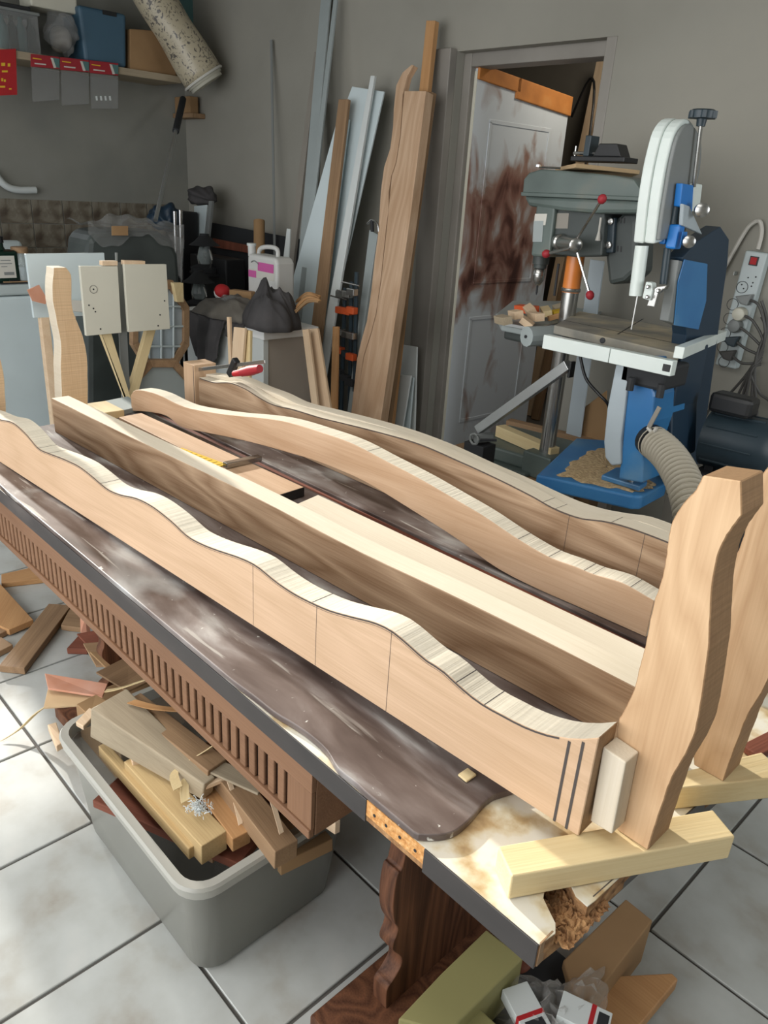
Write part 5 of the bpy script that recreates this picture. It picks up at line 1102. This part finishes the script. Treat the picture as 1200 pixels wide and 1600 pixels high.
# cream panels on splayed pine legs with the grey bar between
XC = -3.2
cp1 = root('cream_panel', tuple(Px(160, 520, XC)), 'left cream panel with screw holes on a splayed pine leg', 'panel', 'cream panels on pine legs')
fx([(125, 416), (184, 416), (190, 520), (135, 525)], XC, -.018, 'panel_board', 'cream', cp1, .0015)
for a in ((146, 452), (139, 477), (149, 487), (146, 482), (157, 514)): MB().lathe(Px(*a, XC), (1, 0, 0), [(0, .0035), (.001, .0035)], 10).build('screw_hole', 'dark', cp1)
bb_ = MB().tube([Px(146, 452, XC)+V((.001, .016*math.cos(q*math.pi/8), .016*math.sin(q*math.pi/8))) for q in range(17)], .0008, 5, caps=False).build('pencil_ring', 'pencil', cp1)
cp2 = root('cream_panel', tuple(Px(230, 518, XC)), 'right cream panel on a pine leg leaning the other way', 'panel', 'cream panels on pine legs')
fx([(194, 413), (260, 413), (266, 514), (201, 519)], XC, -.018, 'panel_board', 'cream', cp2, .0015)
for a in ((257, 470), (250, 492), (247, 509)): MB().lathe(Px(*a, XC), (1, 0, 0), [(0, .0035), (.001, .0035)], 10).build('screw_hole', 'dark', cp2)
def leg2(a0, a1, b1, b0, par, mat='pine', off=0):
    P = [Px(*a, XC-.021+off) for a in (a0, a1, b1, b0)]
    for i, j in ((3, 0), (2, 1)): 
        t = (P[j].z-.0)/(P[j].z-P[i].z); P[i] = P[j]+(P[i]-P[j])*t
    MB().prism(P, (-.03, 0, 0)).build('pine_leg', mat, par, frame(P[3], P[0]-P[3], (1, 0, 0)), .002)
leg2((150, 500), (168, 500), (201, 610), (194, 615), cp1); leg2((234, 500), (248, 500), (220, 600), (204, 606), cp2, 'pine', -.034)
for a, par in ((((160, 408), (184, 408), (184, 415), (160, 415)), cp1), (((194, 407), (227, 408), (227, 414), (194, 414)), cp2)): fx(list(a), XC-.005, -.03, 'top_block', 'pinepale', par, .001)
gb = fx([(181, 395), (184, 395), (184, 410), (193, 410), (205, 640), (192, 640)], XC-.06, -.01, 'grey_bar', 'sawgrey', None, .001); tag(gb, 'dark grey metal bar standing between the two cream panels', 'bar')
A_ = Px(198, 640, XC-.06); bx('bar_foot', (XC-.10, A_.y-.04, 0), (XC-.055, A_.y+.04, A_.z+.01), 'sawgrey', gb)

# ================================================================== WALL SHELF
XF = -5.15; zs = Px(0, 75, XF).z
sh = root('wall_shelf', (-5.3, 2.2, zs), 'long dusty timber shelf on the left wall', 'shelf')
ys1 = Px(283, 128, XF).y
bx('shelf_board', (XW+.001, 1.75, zs-.04), (XF, ys1, zs), 'greywood', sh, .002, frame((-5.3, 0.9, zs), (0, 1, 0)))
for y in (1.78,): bx('bracket_arm', (XW+.001, y-.015, zs-.065), (XF-.03, y+.015, zs-.0405), 'sawgrey', sh); bx('bracket_post', (XW+.001, y-.015, zs-.3), (XW+.02, y+.015, zs-.066), 'sawgrey', sh)
G3 = 'shelf'
c1_, c2_ = Px(127, 82, XF-.02), Px(200, 98, XF-.02)
cr = root('plastic_crate', (XF-.12, (c1_.y+c2_.y)/2, zs+.001), 'blue-grey plastic tub with handle slot on the shelf', 'tub')
ht = Px(127, 8, XF-.02).z-zs
w0 = c2_.y-c1_.y
MB().prism([V((XF-.02, c1_.y+.02, zs+.001)), V((XF-.02, c2_.y-.01, zs+.001)), V((XF-.01, c2_.y+.005, zs+ht)), V((XF-.01, c1_.y, zs+ht))], (-.25, 0, 0)).build('tub_body', 'crate', cr, None, .02, seg=3)
a = Px(171, 21, XF-.009); MB().prism([V((XF-.0085, a.y-.045+.09*t, a.z+(.012 if s else -.012))) for t, s in ((0, 0), (1, 0), (1, 1), (0, 1))], (.002, 0, 0)).build('handle_slot', 'black', cr, None, .0008)
def shelf_box(nm, px, mat, lab, cat, d=.2, x=XF-.03, bev=.004, **k):
    P = [Px(a, b, x) for a, b in px]; zlow = min(p.z for p in P)
    for p in P:
        if p.z < zs+.03 or p.z-zlow < .02: p.z = zs+.001
    return tag(MB().prism(P, (-d, 0, 0)).build(nm, mat, None, None, bev), lab, cat)
shelf_box('cardboard_box', [(203, 98), (275, 110), (272, 50), (203, 45)], 'card', 'brown cardboard box right of the blue tub', 'box')
ta, tb2 = Px(0, 60, XF-.04), Px(62, 60, XF-.04); th_ = Px(0, 14, XF-.04).z
ct_ = root('clear_tub', (XF-.2, 1.9, zs+.001), 'clear storage tub full of dark bottles at the left of the shelf', 'tub')
for a, b in (((XF-.045, 1.755, zs+.001), (XF-.04, tb2.y, th_)), ((XF-.30, tb2.y-.005, zs+.001), (XF-.046, tb2.y, th_)), ((XF-.30, 1.755, zs+.001), (XF-.046, tb2.y-.006, zs+.004))): bx('tub_wall', a, b, 'film', ct_, .001)
bx('tub_rim', (XF-.31, 1.755, th_), (XF-.03, tb2.y+.01, th_+.015), 'sawgrey', ct_)
tag(bx('tub_lid', (XF-.28, 1.76, th_+.016), (XF-.05, tb2.y-.03, th_+.04), 'dark', bevel=.006), 'dark lid resting on the clear tub', 'lid')
for i in range(4):
    p = Px(6+14*i, 60, XF-.10); o = MB().lathe(V((p.x, p.y, zs+.004)), (0, 0, 1), [(0, .03), (.12, .03), (.15, .012), (.18, .012)], 14).build('dark_bottle', 'darkglass' if i % 2 else 'teal', smooth=True); tag(o, 'small %s bottle, %s in the clear tub' % (['teal', 'dark green', 'teal', 'dark green'][i], ['leftmost', 'second from left', 'third from left', 'rightmost'][i]), 'bottle', 'bottles in the clear tub')
fold('plastic_bag', [Px(75, 70, XF-.1)+V((0, 0, .03)), Px(98, 62, XF-.1)+V((0, 0, .03)), Px(118, 66, XF-.1)+V((0, 0, .04))], [.10, .15, .11], 'film', 'crumpled clear plastic bag between the tub and the blue tub', 'bag')
fold('brown_bag', [Px(82, 72, XF-.14)+V((0, 0, .04)), Px(108, 76, XF-.14)+V((0, 0, .04))], [.09, .10], 'greytrim2', 'dull brown packet inside the clear plastic bag', 'packet')
tag(bx('storage_box', (XF-.24, Px(50, 20, XF-.06).y, th_+.05), (XF-.06, Px(122, 20, XF-.06).y, th_+.14), 'cream', bevel=.01), 'pale storage box cut by the top of the frame above the plastic bag', 'box')
# teal folding steps
tl = root('teal_stool', (XF-.2, 2.98, zs), 'teal plastic folding stool leaning behind the rolled poster', 'stool')
for q, px in enumerate(([(258, 10), (300, -10), (335, 10), (342, 44), (290, 40)], [(282, 40), (348, 46), (350, 66), (298, 60)], [(310, 70), (351, 75), (351, 98), (322, 92)], [(244, -10), (262, -10), (290, 60), (282, 70)])): fx(px, XF-.20-.02*q, -.03, 'stool_slat', 'teal', tl, .006)
fx([(322, 62), (351, 66), (351, 78), (325, 74)], XF-.27, -.01, 'stool_gap', 'dark', tl)
shelf_box('cardboard_box', [(278, 118), (352, 132), (352, 100), (320, 94), (280, 90)], 'cardtan', 'flat tan cardboard piece under the teal stool', 'box', .1, XF-.22)
# lower box on a little ledge
lx = root('corner_ledge', (-5.3, 3.1, 1.7), 'small timber ledge in the corner carrying a box', 'ledge')
a, b = Px(298, 176, XF-.1), Px(345, 182, XF-.1); bx('ledge_board', (XW+.001, a.y, a.z-.03), (XF-.08, YW-.001, a.z), 'brownwood', lx)
tag(bx('cardboard_box', (XW+.02, a.y+.01, a.z+.001), (XF-.12, YW-.03, Px(300, 150, XF-.1).z), 'card'), 'brown cardboard box on the small corner ledge', 'box')
tag(fx([(350, 112), (358, 124), (356, 255), (352, 255)], XF-.02, -.012, 'hanging_strap', 'sawgrey'), 'dark metal strip hanging in the corner right of the poster', 'strip')
# rolled poster in plastic
ra_, rb_ = Px(318, 122, XF+.22), Px(228, -25, XF+.06)
ro = root('rolled_poster', tuple(ra_), 'big cream rolled paper with scribbled print sticking out over the shelf', 'roll')
d = (rb_-ra_).normalized(); Lr = (rb_-ra_).length
for q in range(3): 
    R0 = .132-.010*q; N_ = 40; m = MB()
    u_ = d.orthogonal().normalized(); b_ = d.cross(u_)
    m.grid(lambda u, v: ra_+d*(Lr*u-.02*q)+(u_*math.cos(v*2*math.pi)+b_*math.sin(v*2*math.pi))*(R0*(1-.12*u)+.004*math.sin(v*12+u*9)), 12, N_).build('paper_layer', 'cream' if q else 'posterprint', ro, frame(ra_, d), 0, True, solid=.002)
MB().tube([ra_+(u_*math.cos(a)+b_*math.sin(a))*.136 for a in [q*math.pi/12 for q in range(25)]], .008, 6).build('rim', 'paper', ro, smooth=True)
# hanging packets under the shelf
pk = tag(fx([(-12, 78), (25, 76), (27, 148), (-12, 150)], XF+.012, -.008, 'red_packet', 'red', None, .001), 'red gift envelope hanging from the shelf at the left edge', 'packet')
for (a, b, c, d_) in ((2, 98, 8, 103), (12, 99, 16, 104), (3, 110, 12, 113), (2, 122, 5, 127), (6, 124, 9, 128), (0, 134, 8, 137), (14, 138, 18, 140)):
    P = [Px(x, y, XF+.0125) for x, y in ((a, b), (c, b), (c, d_), (a, d_))]; MB().prism(P, (.001, 0, 0)).build('gold_mark', 'yellow', pk)
for i in range(3):
    x0 = 48+46*i; y0 = 84+5*i; lab = ['left', 'middle', 'right'][i]; r = root('header_packet', tuple(Px(x0+22, y0, XF+.01)), 'clear bag with red printed header, %s of the three under the shelf' % lab, 'packet', 'clear packets hanging from the shelf')
    fx([(x0, y0), (x0+45, y0+5), (x0+45, y0+24), (x0, y0+20)], XF+.014, -.004, 'header_card', 'redgrip', r)
    fx([(x0+33, y0+6), (x0+45, y0+8), (x0+45, y0+22), (x0+38, y0+21)], XF+.0155, -.001, 'header_print', 'teal', r); fx([(x0+31, y0+6), (x0+35, y0+7), (x0+40, y0+22), (x0+36, y0+22)], XF+.0157, -.001, 'header_print', 'paper', r)
    fx([(x0+3, y0+6), (x0+17, y0+8), (x0+17, y0+9.6), (x0+3, y0+7.6)], XF+.0155, -.001, 'header_print', 'yellow', r); fx([(x0+6, y0+14), (x0+24, y0+16), (x0+24, y0+18), (x0+6, y0+16)], XF+.0155, -.001, 'header_print', 'paper', r)
    fx([(x0+1, y0+20), (x0+45, y0+25), (x0+45, y0+72+2*i), (x0+3, y0+76)], XF+.014, -.006, 'clear_pouch', 'film', r, .002)
    if i == 2:
        for q in range(4): fx([(x0+9+7*q, y0+56), (x0+12+7*q, y0+56), (x0+13+7*q, y0+63), (x0+10+7*q, y0+63)], XF+.016, -.001, 'pouch_print', 'white', r)
# white waste pipe and aluminium pole
tag(MB().tube([Px(-10, 268, XW+.05), Px(2, 284, XW+.05), Px(14, 293, XW+.05), Px(30, 297, XW+.05), Px(56, 297, XW+.05)], .022, 12, smooth=4).build('waste_pipe', 'white', smooth=True), 'white pipe end on the left wall above the tiles', 'pipe')
pl_ = root('mop_pole', tuple(Px(243, 345, -4.9)), 'aluminium pole with dark grip leaning in the corner', 'pole')
A_, B_ = Px(286, 155, -5.2), Px(243, 344, -4.25); m_1 = A_.lerp(B_, .3); B2 = B_
MB().tube([A_, m_1], .022, 12).build('grip', 'dark', pl_, smooth=True); MB().tube([m_1, B2], .012, 12).build('tube', 'alu', pl_, smooth=True)

# ================================================================== PLASTIC BIN WITH SCRAP WOOD
bn = root('storage_bin', (-1.18, .72, 0), 'translucent plastic bin full of scrap wood under the bench', 'bin')
def rrect(x0, x1, y0, y1, r, z, n=6):
    P = []
    for cx_, cy_, a0 in ((x1-r, y1-r, 0), (x0+r, y1-r, math.pi/2), (x0+r, y0+r, math.pi), (x1-r, y0+r, 1.5*math.pi)):
        for q in range(n+1): a = a0+q*math.pi/2/n; P.append(V((cx_+r*math.cos(a), cy_+r*math.sin(a), z)))
    return P
bx0, bx1, by0, by1, zr = -1.475, -.895, .475, .865, .285
lv = [(0.0, .035), (.012, .026), (zr-.03, .004), (zr-.028, .0)]
m = MB(); rings = []
for z, i_ in lv: rings.append(rrect(bx0+i_, bx1-i_, by0+i_, by1-i_, .05, z))
inner = [[p+V((0, 0, 0)) for p in rrect(bx0+i_+.003, bx1-i_-.003, by0+i_+.003, by1-i_-.003, .047, z)] for z, i_ in reversed([(0.004, .035), (.014, .026), (zr-.03, .004), (zr-.028, .0)])]
allr = rings+inner; n = len(rings[0]); m.v = [p for r in allr for p in r]
for i in range(len(allr)-1):
    for q in range(n): a, b = i*n+q, i*n+(q+1) % n; m.f.append((a, b, b+n, a+n)); m.m.append(0)
m.f += [tuple(range(n)), tuple(range((len(allr)-1)*n, len(allr)*n))]; m.m += [0, 0]
m.build('bin_body', 'binplastic', bn, None, 0, True)
m = MB(); rr_ = [rrect(bx0-.012, bx1+.012, by0-.012, by1+.012, .06, zr-.028), rrect(bx0-.016, bx1+.016, by0-.016, by1+.016, .064, zr-.006), rrect(bx0-.012, bx1+.012, by0-.012, by1+.012, .06, zr), rrect(bx0+.004, bx1-.004, by0+.004, by1-.004, .046, zr), rrect(bx0+.006, bx1-.006, by0+.006, by1-.006, .044, zr-.028)]
m.v = [p for r in rr_ for p in r]
for i in range(len(rr_)):
    for q in range(n): a = i*n+q; b = i*n+(q+1) % n; j = ((i+1) % len(rr_))-i; m.f.append((a, b, b+n*j, a+n*j)); m.m.append(0)
m.build('bin_rim', 'binrim', bn, None, 0, True)
G4 = 'scrap timber in the plastic bin'
def scrap(a, za, b, zb__, w_, t_, mat, lab, up=(0, 0, 1)):
    return tag(plank('scrap_wood', Pz(*a, za), Pz(*b, zb__), w_, t_, mat, up=up, bevel=.002), lab, 'scrap wood', G4)
# big tapered grey block
A_ = Pz(168, 1092, .40); B_ = Pz(325, 1222, .345); f6 = frame(A_, B_-A_)
L6 = (B_-A_).length; m = MB()
m.add([f6 @ V(p) for p in [(0, -.042, -.085), (0, -.042, 0), (0, .05, -.085), (0, .05, 0), (L6, -.01, -.045), (L6, -.01, 0), (L6, .02, -.045), (L6, .02, 0)]], [(0, 1, 3, 2), (4, 6, 7, 5), (0, 4, 5, 1), (2, 3, 7, 6), (0, 2, 6, 4), (1, 5, 7, 3)])
tag(m.build('scrap_wood', 'greywood', None, f6, .003), 'biggest tapered grey-white beam end standing out at the far side of the bin', 'scrap wood', G4)
scrap((213, 1180), .30, (335, 1310), .290, 0.058, .05, 'pineold', 'pale rough-barked stick ending at the near rim of the bin')
scrap((300, 1200), .30, (378, 1304), .290, .040, .035, 'orangewood', 'yellow-brown stick between the rough one and the thick brown one')
scrap((320, 1160), .34, (448, 1322), .325, .050, .045, 'brownwood', 'thick brown beam jutting over the near right rim of the bin')
scrap((160, 1162), .285, (302, 1322), .270, .020, .030, 'pineold', 'long thin stick just inside the left rim of the bin')
scrap((205, 1090), .385, (340, 1195), .36, .05, .02, 'brownwood', 'brown board on top of the tapered beam')
scrap((300, 1180), .355, (412, 1230), .35, .040, .006, 'greywood', 'thin grey slat pointing right across the pile')
scrap((245, 1290), .20, (290, 1250), .20, .3, .02, 'brownwood', 'board lying low inside the bin')
scrap((400, 1230), .20, (480, 1330), .22, .12, .03, 'card', 'wide brown board low at the right inside the bin')
scrap((200, 1200), .22, (420, 1290), .22, .22, .02, 'redwood', 'reddish board deep across the bin')
scrap((205, 1185), .31, (232, 1178), .31, .022, .014, 'pinepale', 'short pale batten end at the left of the pile')
scrap((318, 1225), .335, (350, 1212), .34, .016, .010, 'pinepale', 'short pale batten end in the middle of the pile')
for i, (pts_, r_, lab) in enumerate([([(278, 1232, .335), (272, 1208, .345), (290, 1192, .35), (330, 1168, .375), (360, 1145, .40)], .006, 'bent veneer strip hooking over the middle of the pile'), ([(290, 1215, .335), (288, 1235, .32), (290, 1252, .31)], .006, 'short veneer strip hanging below the bent one'), ([(357, 1217, .345), (366, 1245, .325), (376, 1288, .30)], .003, 'thin pointed splinter left of the thick brown beam'), ([(415, 1225, .36), (428, 1260, .35), (440, 1302, .335)], .003, 'thin splinter lying on the thick brown beam'), ([(205, 1096, .40), (245, 1106, .40), (300, 1110, .40)], .006, 'curved orange veneer strip at the top of the pile')]):
    P = catmull([Pz(*p) for p in pts_], 4); m = MB(); wv = V((.0, r_*1.6, 0))
    vs_ = []
    for p in P: vs_ += [p-wv, p+wv]
    m.add(vs_, [(2*q, 2*q+1, 2*q+3, 2*q+2) for q in range(len(P)-1)])
    tag(m.build('veneer_strip', ['pine', 'pine', 'pinepale', 'pinepale', 'orangewood'][i], None, frame(P[0], P[-1]-P[0]), 0, False, solid=.002), lab, 'veneer', 'veneer strips on the bin pile')
fz = MB(); rnd = random.Random(5)
for q in range(160):
    c = Pz(312+rnd.gauss(0, 8), 1262+rnd.gauss(0, 6), .315+abs(rnd.gauss(0, .005))); e = V((rnd.uniform(-.01, .01), rnd.uniform(-.01, .01), rnd.uniform(-.004, .008))); fz.tube([c, c+e*.5+V((0, 0, .002)), c+e], .0007, 4)
tag(fz.build('dust_fluff', 'white'), 'tuft of white fluff on the scrap pile', 'fluff', kind='stuff')
tag(MB().prism([Pz(497, 1268, .31), Pz(512, 1258, .31), Pz(532, 1282, .31), Pz(524, 1286, .31)], (0, 0, -.03)).build('wood_wedge', 'pinepale', None, None, .001), 'small pale wedge poking out under the end of the apron', 'offcut')
pb2 = tag(bx('purple_strip', (-.90, .60, .262), (-.885, .70, .275), plain('purple', '4a2a6a')), 'purple plastic edge under the thick brown beam', 'strip')

# ================================================================== FLOOR SCRAPS, LEFT
G5 = 'floor boards under the bench'
def fb(px, z, th, mat, lab, cat='board', bev=.002):
    P = [Pz(a, b, z) for a, b in px]; f7 = frame(P[0], P[1]-P[0]); return tag(MB().prism(P, (0, 0, -th)).build('floor_offcut', mat, None, f7, bev), lab, cat, G5)
fb([(2, 897), (46, 887), (72, 903), (2, 911)], .022, .021, 'orangewood', 'short orange-brown board pointing under the apron, uppermost on the floor')
fb([(-40, 960), (-6, 905), (52, 968), (14, 984)], .03, .022, 'orangewood', 'wide yellowish board at the left edge of the floor')
fb([(-30, 975), (-20, 950), (12, 984), (-4, 992)], .022, .02, 'brownwood', 'brown board partly under the wide yellowish one')
fb([(38, 1044), (112, 945), (76, 943), (-2, 1040)], .026, .024, 'brownwood', 'long brown plank lying diagonally on the floor')
fb([(95, 977), (128, 981), (135, 945), (112, 944)], .022, .02, 'brownwood', 'reddish brown board meeting the diagonal plank')
fb([(-25, 1030), (20, 1007), (2, 995), (-30, 1005)], .022, .02, 'brownwood', 'small brown board under the lower end of the diagonal plank')
fb([(104, 1013), (136, 1014), (150, 985), (125, 990)], .024, .022, 'redwood', 'reddish block beside the bright splinter')
tag(MB().prism([Pz(125, 962, .10), Pz(133, 966, .10), Pz(136, 990, .03), Pz(126, 990, .03)], (0, .012, 0)).build('splinter', 'peach'), 'pink upright splinter catching light under the apron', 'splinter')
for i, (px, z, mt, lab) in enumerate([([(120, 990), (165, 982), (210, 1010), (150, 1022)], .13, 'redwood', 'dark red board slanting under the apron above the pile'), ([(130, 1005), (190, 1000), (225, 1040), (150, 1040)], .15, 'brownwood', 'brown sheet in the shade behind the bin'), ([(140, 1018), (230, 1020), (235, 1050), (175, 1052)], .17, 'card', 'brown cardboard flap behind the bin'), ([(150, 1050), (200, 1025), (250, 1055), (200, 1080)], .20, 'brownwood', 'tilted brown board at the back corner of the bin'), ([(70, 1052), (75, 1075), (160, 1088), (168, 1068)], .24, 'peach', 'pink and orange torn strip lying on the pile behind the bin'), ([(75, 1075), (165, 1070), (140, 1100), (68, 1105)], .22, 'cardtan', 'tan paper sheet below the pink strip'), ([(120, 1100), (150, 1085), (175, 1100), (140, 1118)], .26, 'card', 'crumpled brown paper at the far corner of the bin')]):
    P = [Pz(a, b, z+.012*random.uniform(-1, 1)) for a, b in px]; tag(MB().prism(P, (0, 0, -.006)).build('scrap_sheet', mt, None, frame(P[0], P[1]-P[0]), .001), lab, 'scrap', 'scrap sheets piled behind the bin')
tag(bx('scrap_carton', (-1.77, .62, 0), (-1.50, .95, .12), 'card'), 'low brown carton holding the scrap sheets behind the bin', 'carton')
P = catmull([Pz(4, 1157, .004), Pz(30, 1140, .02), Pz(60, 1112, .06), Pz(100, 1090, .14), Pz(140, 1082, .2), Pz(180, 1078, .26), Pz(235, 1060, .30)], 5); m = MB(); vs_ = []
for p in P: vs_ += [p-V((0, .006, 0)), p+V((0, .010, .002))]
m.add(vs_, [(2*q, 2*q+1, 2*q+3, 2*q+2) for q in range(len(P)-1)]); tag(m.build('veneer_strip', 'pine', None, frame(P[0], P[-1]-P[0]), 0, False, solid=.002), 'long springy veneer strip arching from the floor to the pile', 'veneer')
tag(MB().prism([Pz(74, 1132, .06), Pz(88, 1128, .06), Pz(98, 1160, .06), Pz(88, 1166, .06)], (0, 0, -.02)).build('offcut', 'pinepale', None, None, .002), 'small sunlit pale offcut at the left rim of the bin', 'offcut')
tag(MB().prism([Pz(118, 1128, .30), Pz(140, 1105, .30), Pz(152, 1112, .30), Pz(130, 1135, .30)], (0, 0, -.012)).build('offcut', 'pinepale', None, None, .002), 'pale folded offcut left of the tapered beam', 'offcut')

# ================================================================== CARTONS AND BAG, BOTTOM RIGHT
zb3 = .20
tag(MB().prism([Pz(622, 1592, zb3), Pz(700, 1614, zb3), Pz(818, 1497, zb3), Pz(760, 1452, zb3), Pz(690, 1520, zb3)], (0, 0, -zb3)).build('olive_box', 'olive', None, None, .003), 'long olive green carton on the floor below the bench corner', 'box')
tag(MB().prism([Pz(706, 1612, .17), Pz(742, 1568, .17), Pz(800, 1622, .17), Pz(770, 1660, .17)], (0, 0, -.17)).build('olive_box', 'olive', None, None, .003), 'second olive carton cut off by the bottom edge of the frame', 'box')
tag(MB().prism([Pz(880, 1500, .12), Pz(978, 1404, .12), Pz(1020, 1438, .12), Pz(905, 1590, .12)], (0, 0, -.12)).build('brown_carton', 'card', None, None, .003), 'plain brown carton standing behind the clear bag', 'box')
tag(MB().prism([Pz(895, 1640, .06), Pz(955, 1525, .06), Pz(1050, 1520, .06), Pz(1060, 1530, .06), Pz(985, 1620, .06)], (0, 0, -.03)).build('orange_board', 'orangewood', None, None, .003), 'orange-brown board at the bottom right, leaving a rust stain', 'board')
tag(bx('dark_carton', Pz(760, 1600, .10)-V((.02, .02, .1)), Pz(880, 1510, .10)+V((.02, .02, 0)), 'dark'), 'dark open carton under the clear plastic bag', 'box')
rb = random.Random(11)
def bagf(u, v):
    a = Pz(770+190*u, 1610-150*v+40*math.sin(u*3), .17); r = 1-max(abs(2*u-1), abs(2*v-1))**4
    z = .095+.055*r+rb.uniform(0, .022)*(.4+r); return V((a.x+rb.uniform(-.004, .004), a.y+rb.uniform(-.004, .004), z))
M['bagfilm'] = clear('bag_film', 'c8c6c2', .86, .04, 12)
tag(MB().grid(bagf, 17, 15).build('plastic_bag', 'bagfilm', None, None, 0, False), 'crinkled clear plastic bag glinting below the bench corner', 'bag')
for i, (c_, ang, lab) in enumerate([((822, 1582), .15, 'white and red packet at the bottom, left of the pair'), ((912, 1592), .9, 'white and red packet at the bottom, right of the pair')]):
    z = .16; c = Pz(*c_, z); r = root('packet', tuple(c-V((0, 0, .025))), lab, 'packet', 'white and red packets'); ca, sa = math.cos(ang-.2), math.sin(ang-.2)
    R = Matrix.Rotation(ang+.35-.9, 4, 'Z')
    MB().box(c, (.085, .05, .025), R).build('packet_box', 'white', r, None, .001); 
    q1 = R @ V((.012, 0, 0)); MB().box(c+q1, (.008, .0505, .0256), R).build('red_stripe', 'red', r); q1 = R @ V((.03, 0, 0)); MB().box(c+q1, (.018, .034, .0258), R).build('dark_print', 'dark', r)
fold('red_cloth', [Pz(770, 1530, .08), Pz(800, 1500, .09), Pz(825, 1480, .09)], [.03, .035, .02], 'redwood', 'dark maroon cloth tucked beside the olive carton', 'cloth')
tag(plank('rusty_tool', Pz(1172, 1172, T+.014), Pz(1215, 1150, T+.014), .03, .012, 'redwood'), 'dark red piece on the white laminate at the right edge', 'tool')
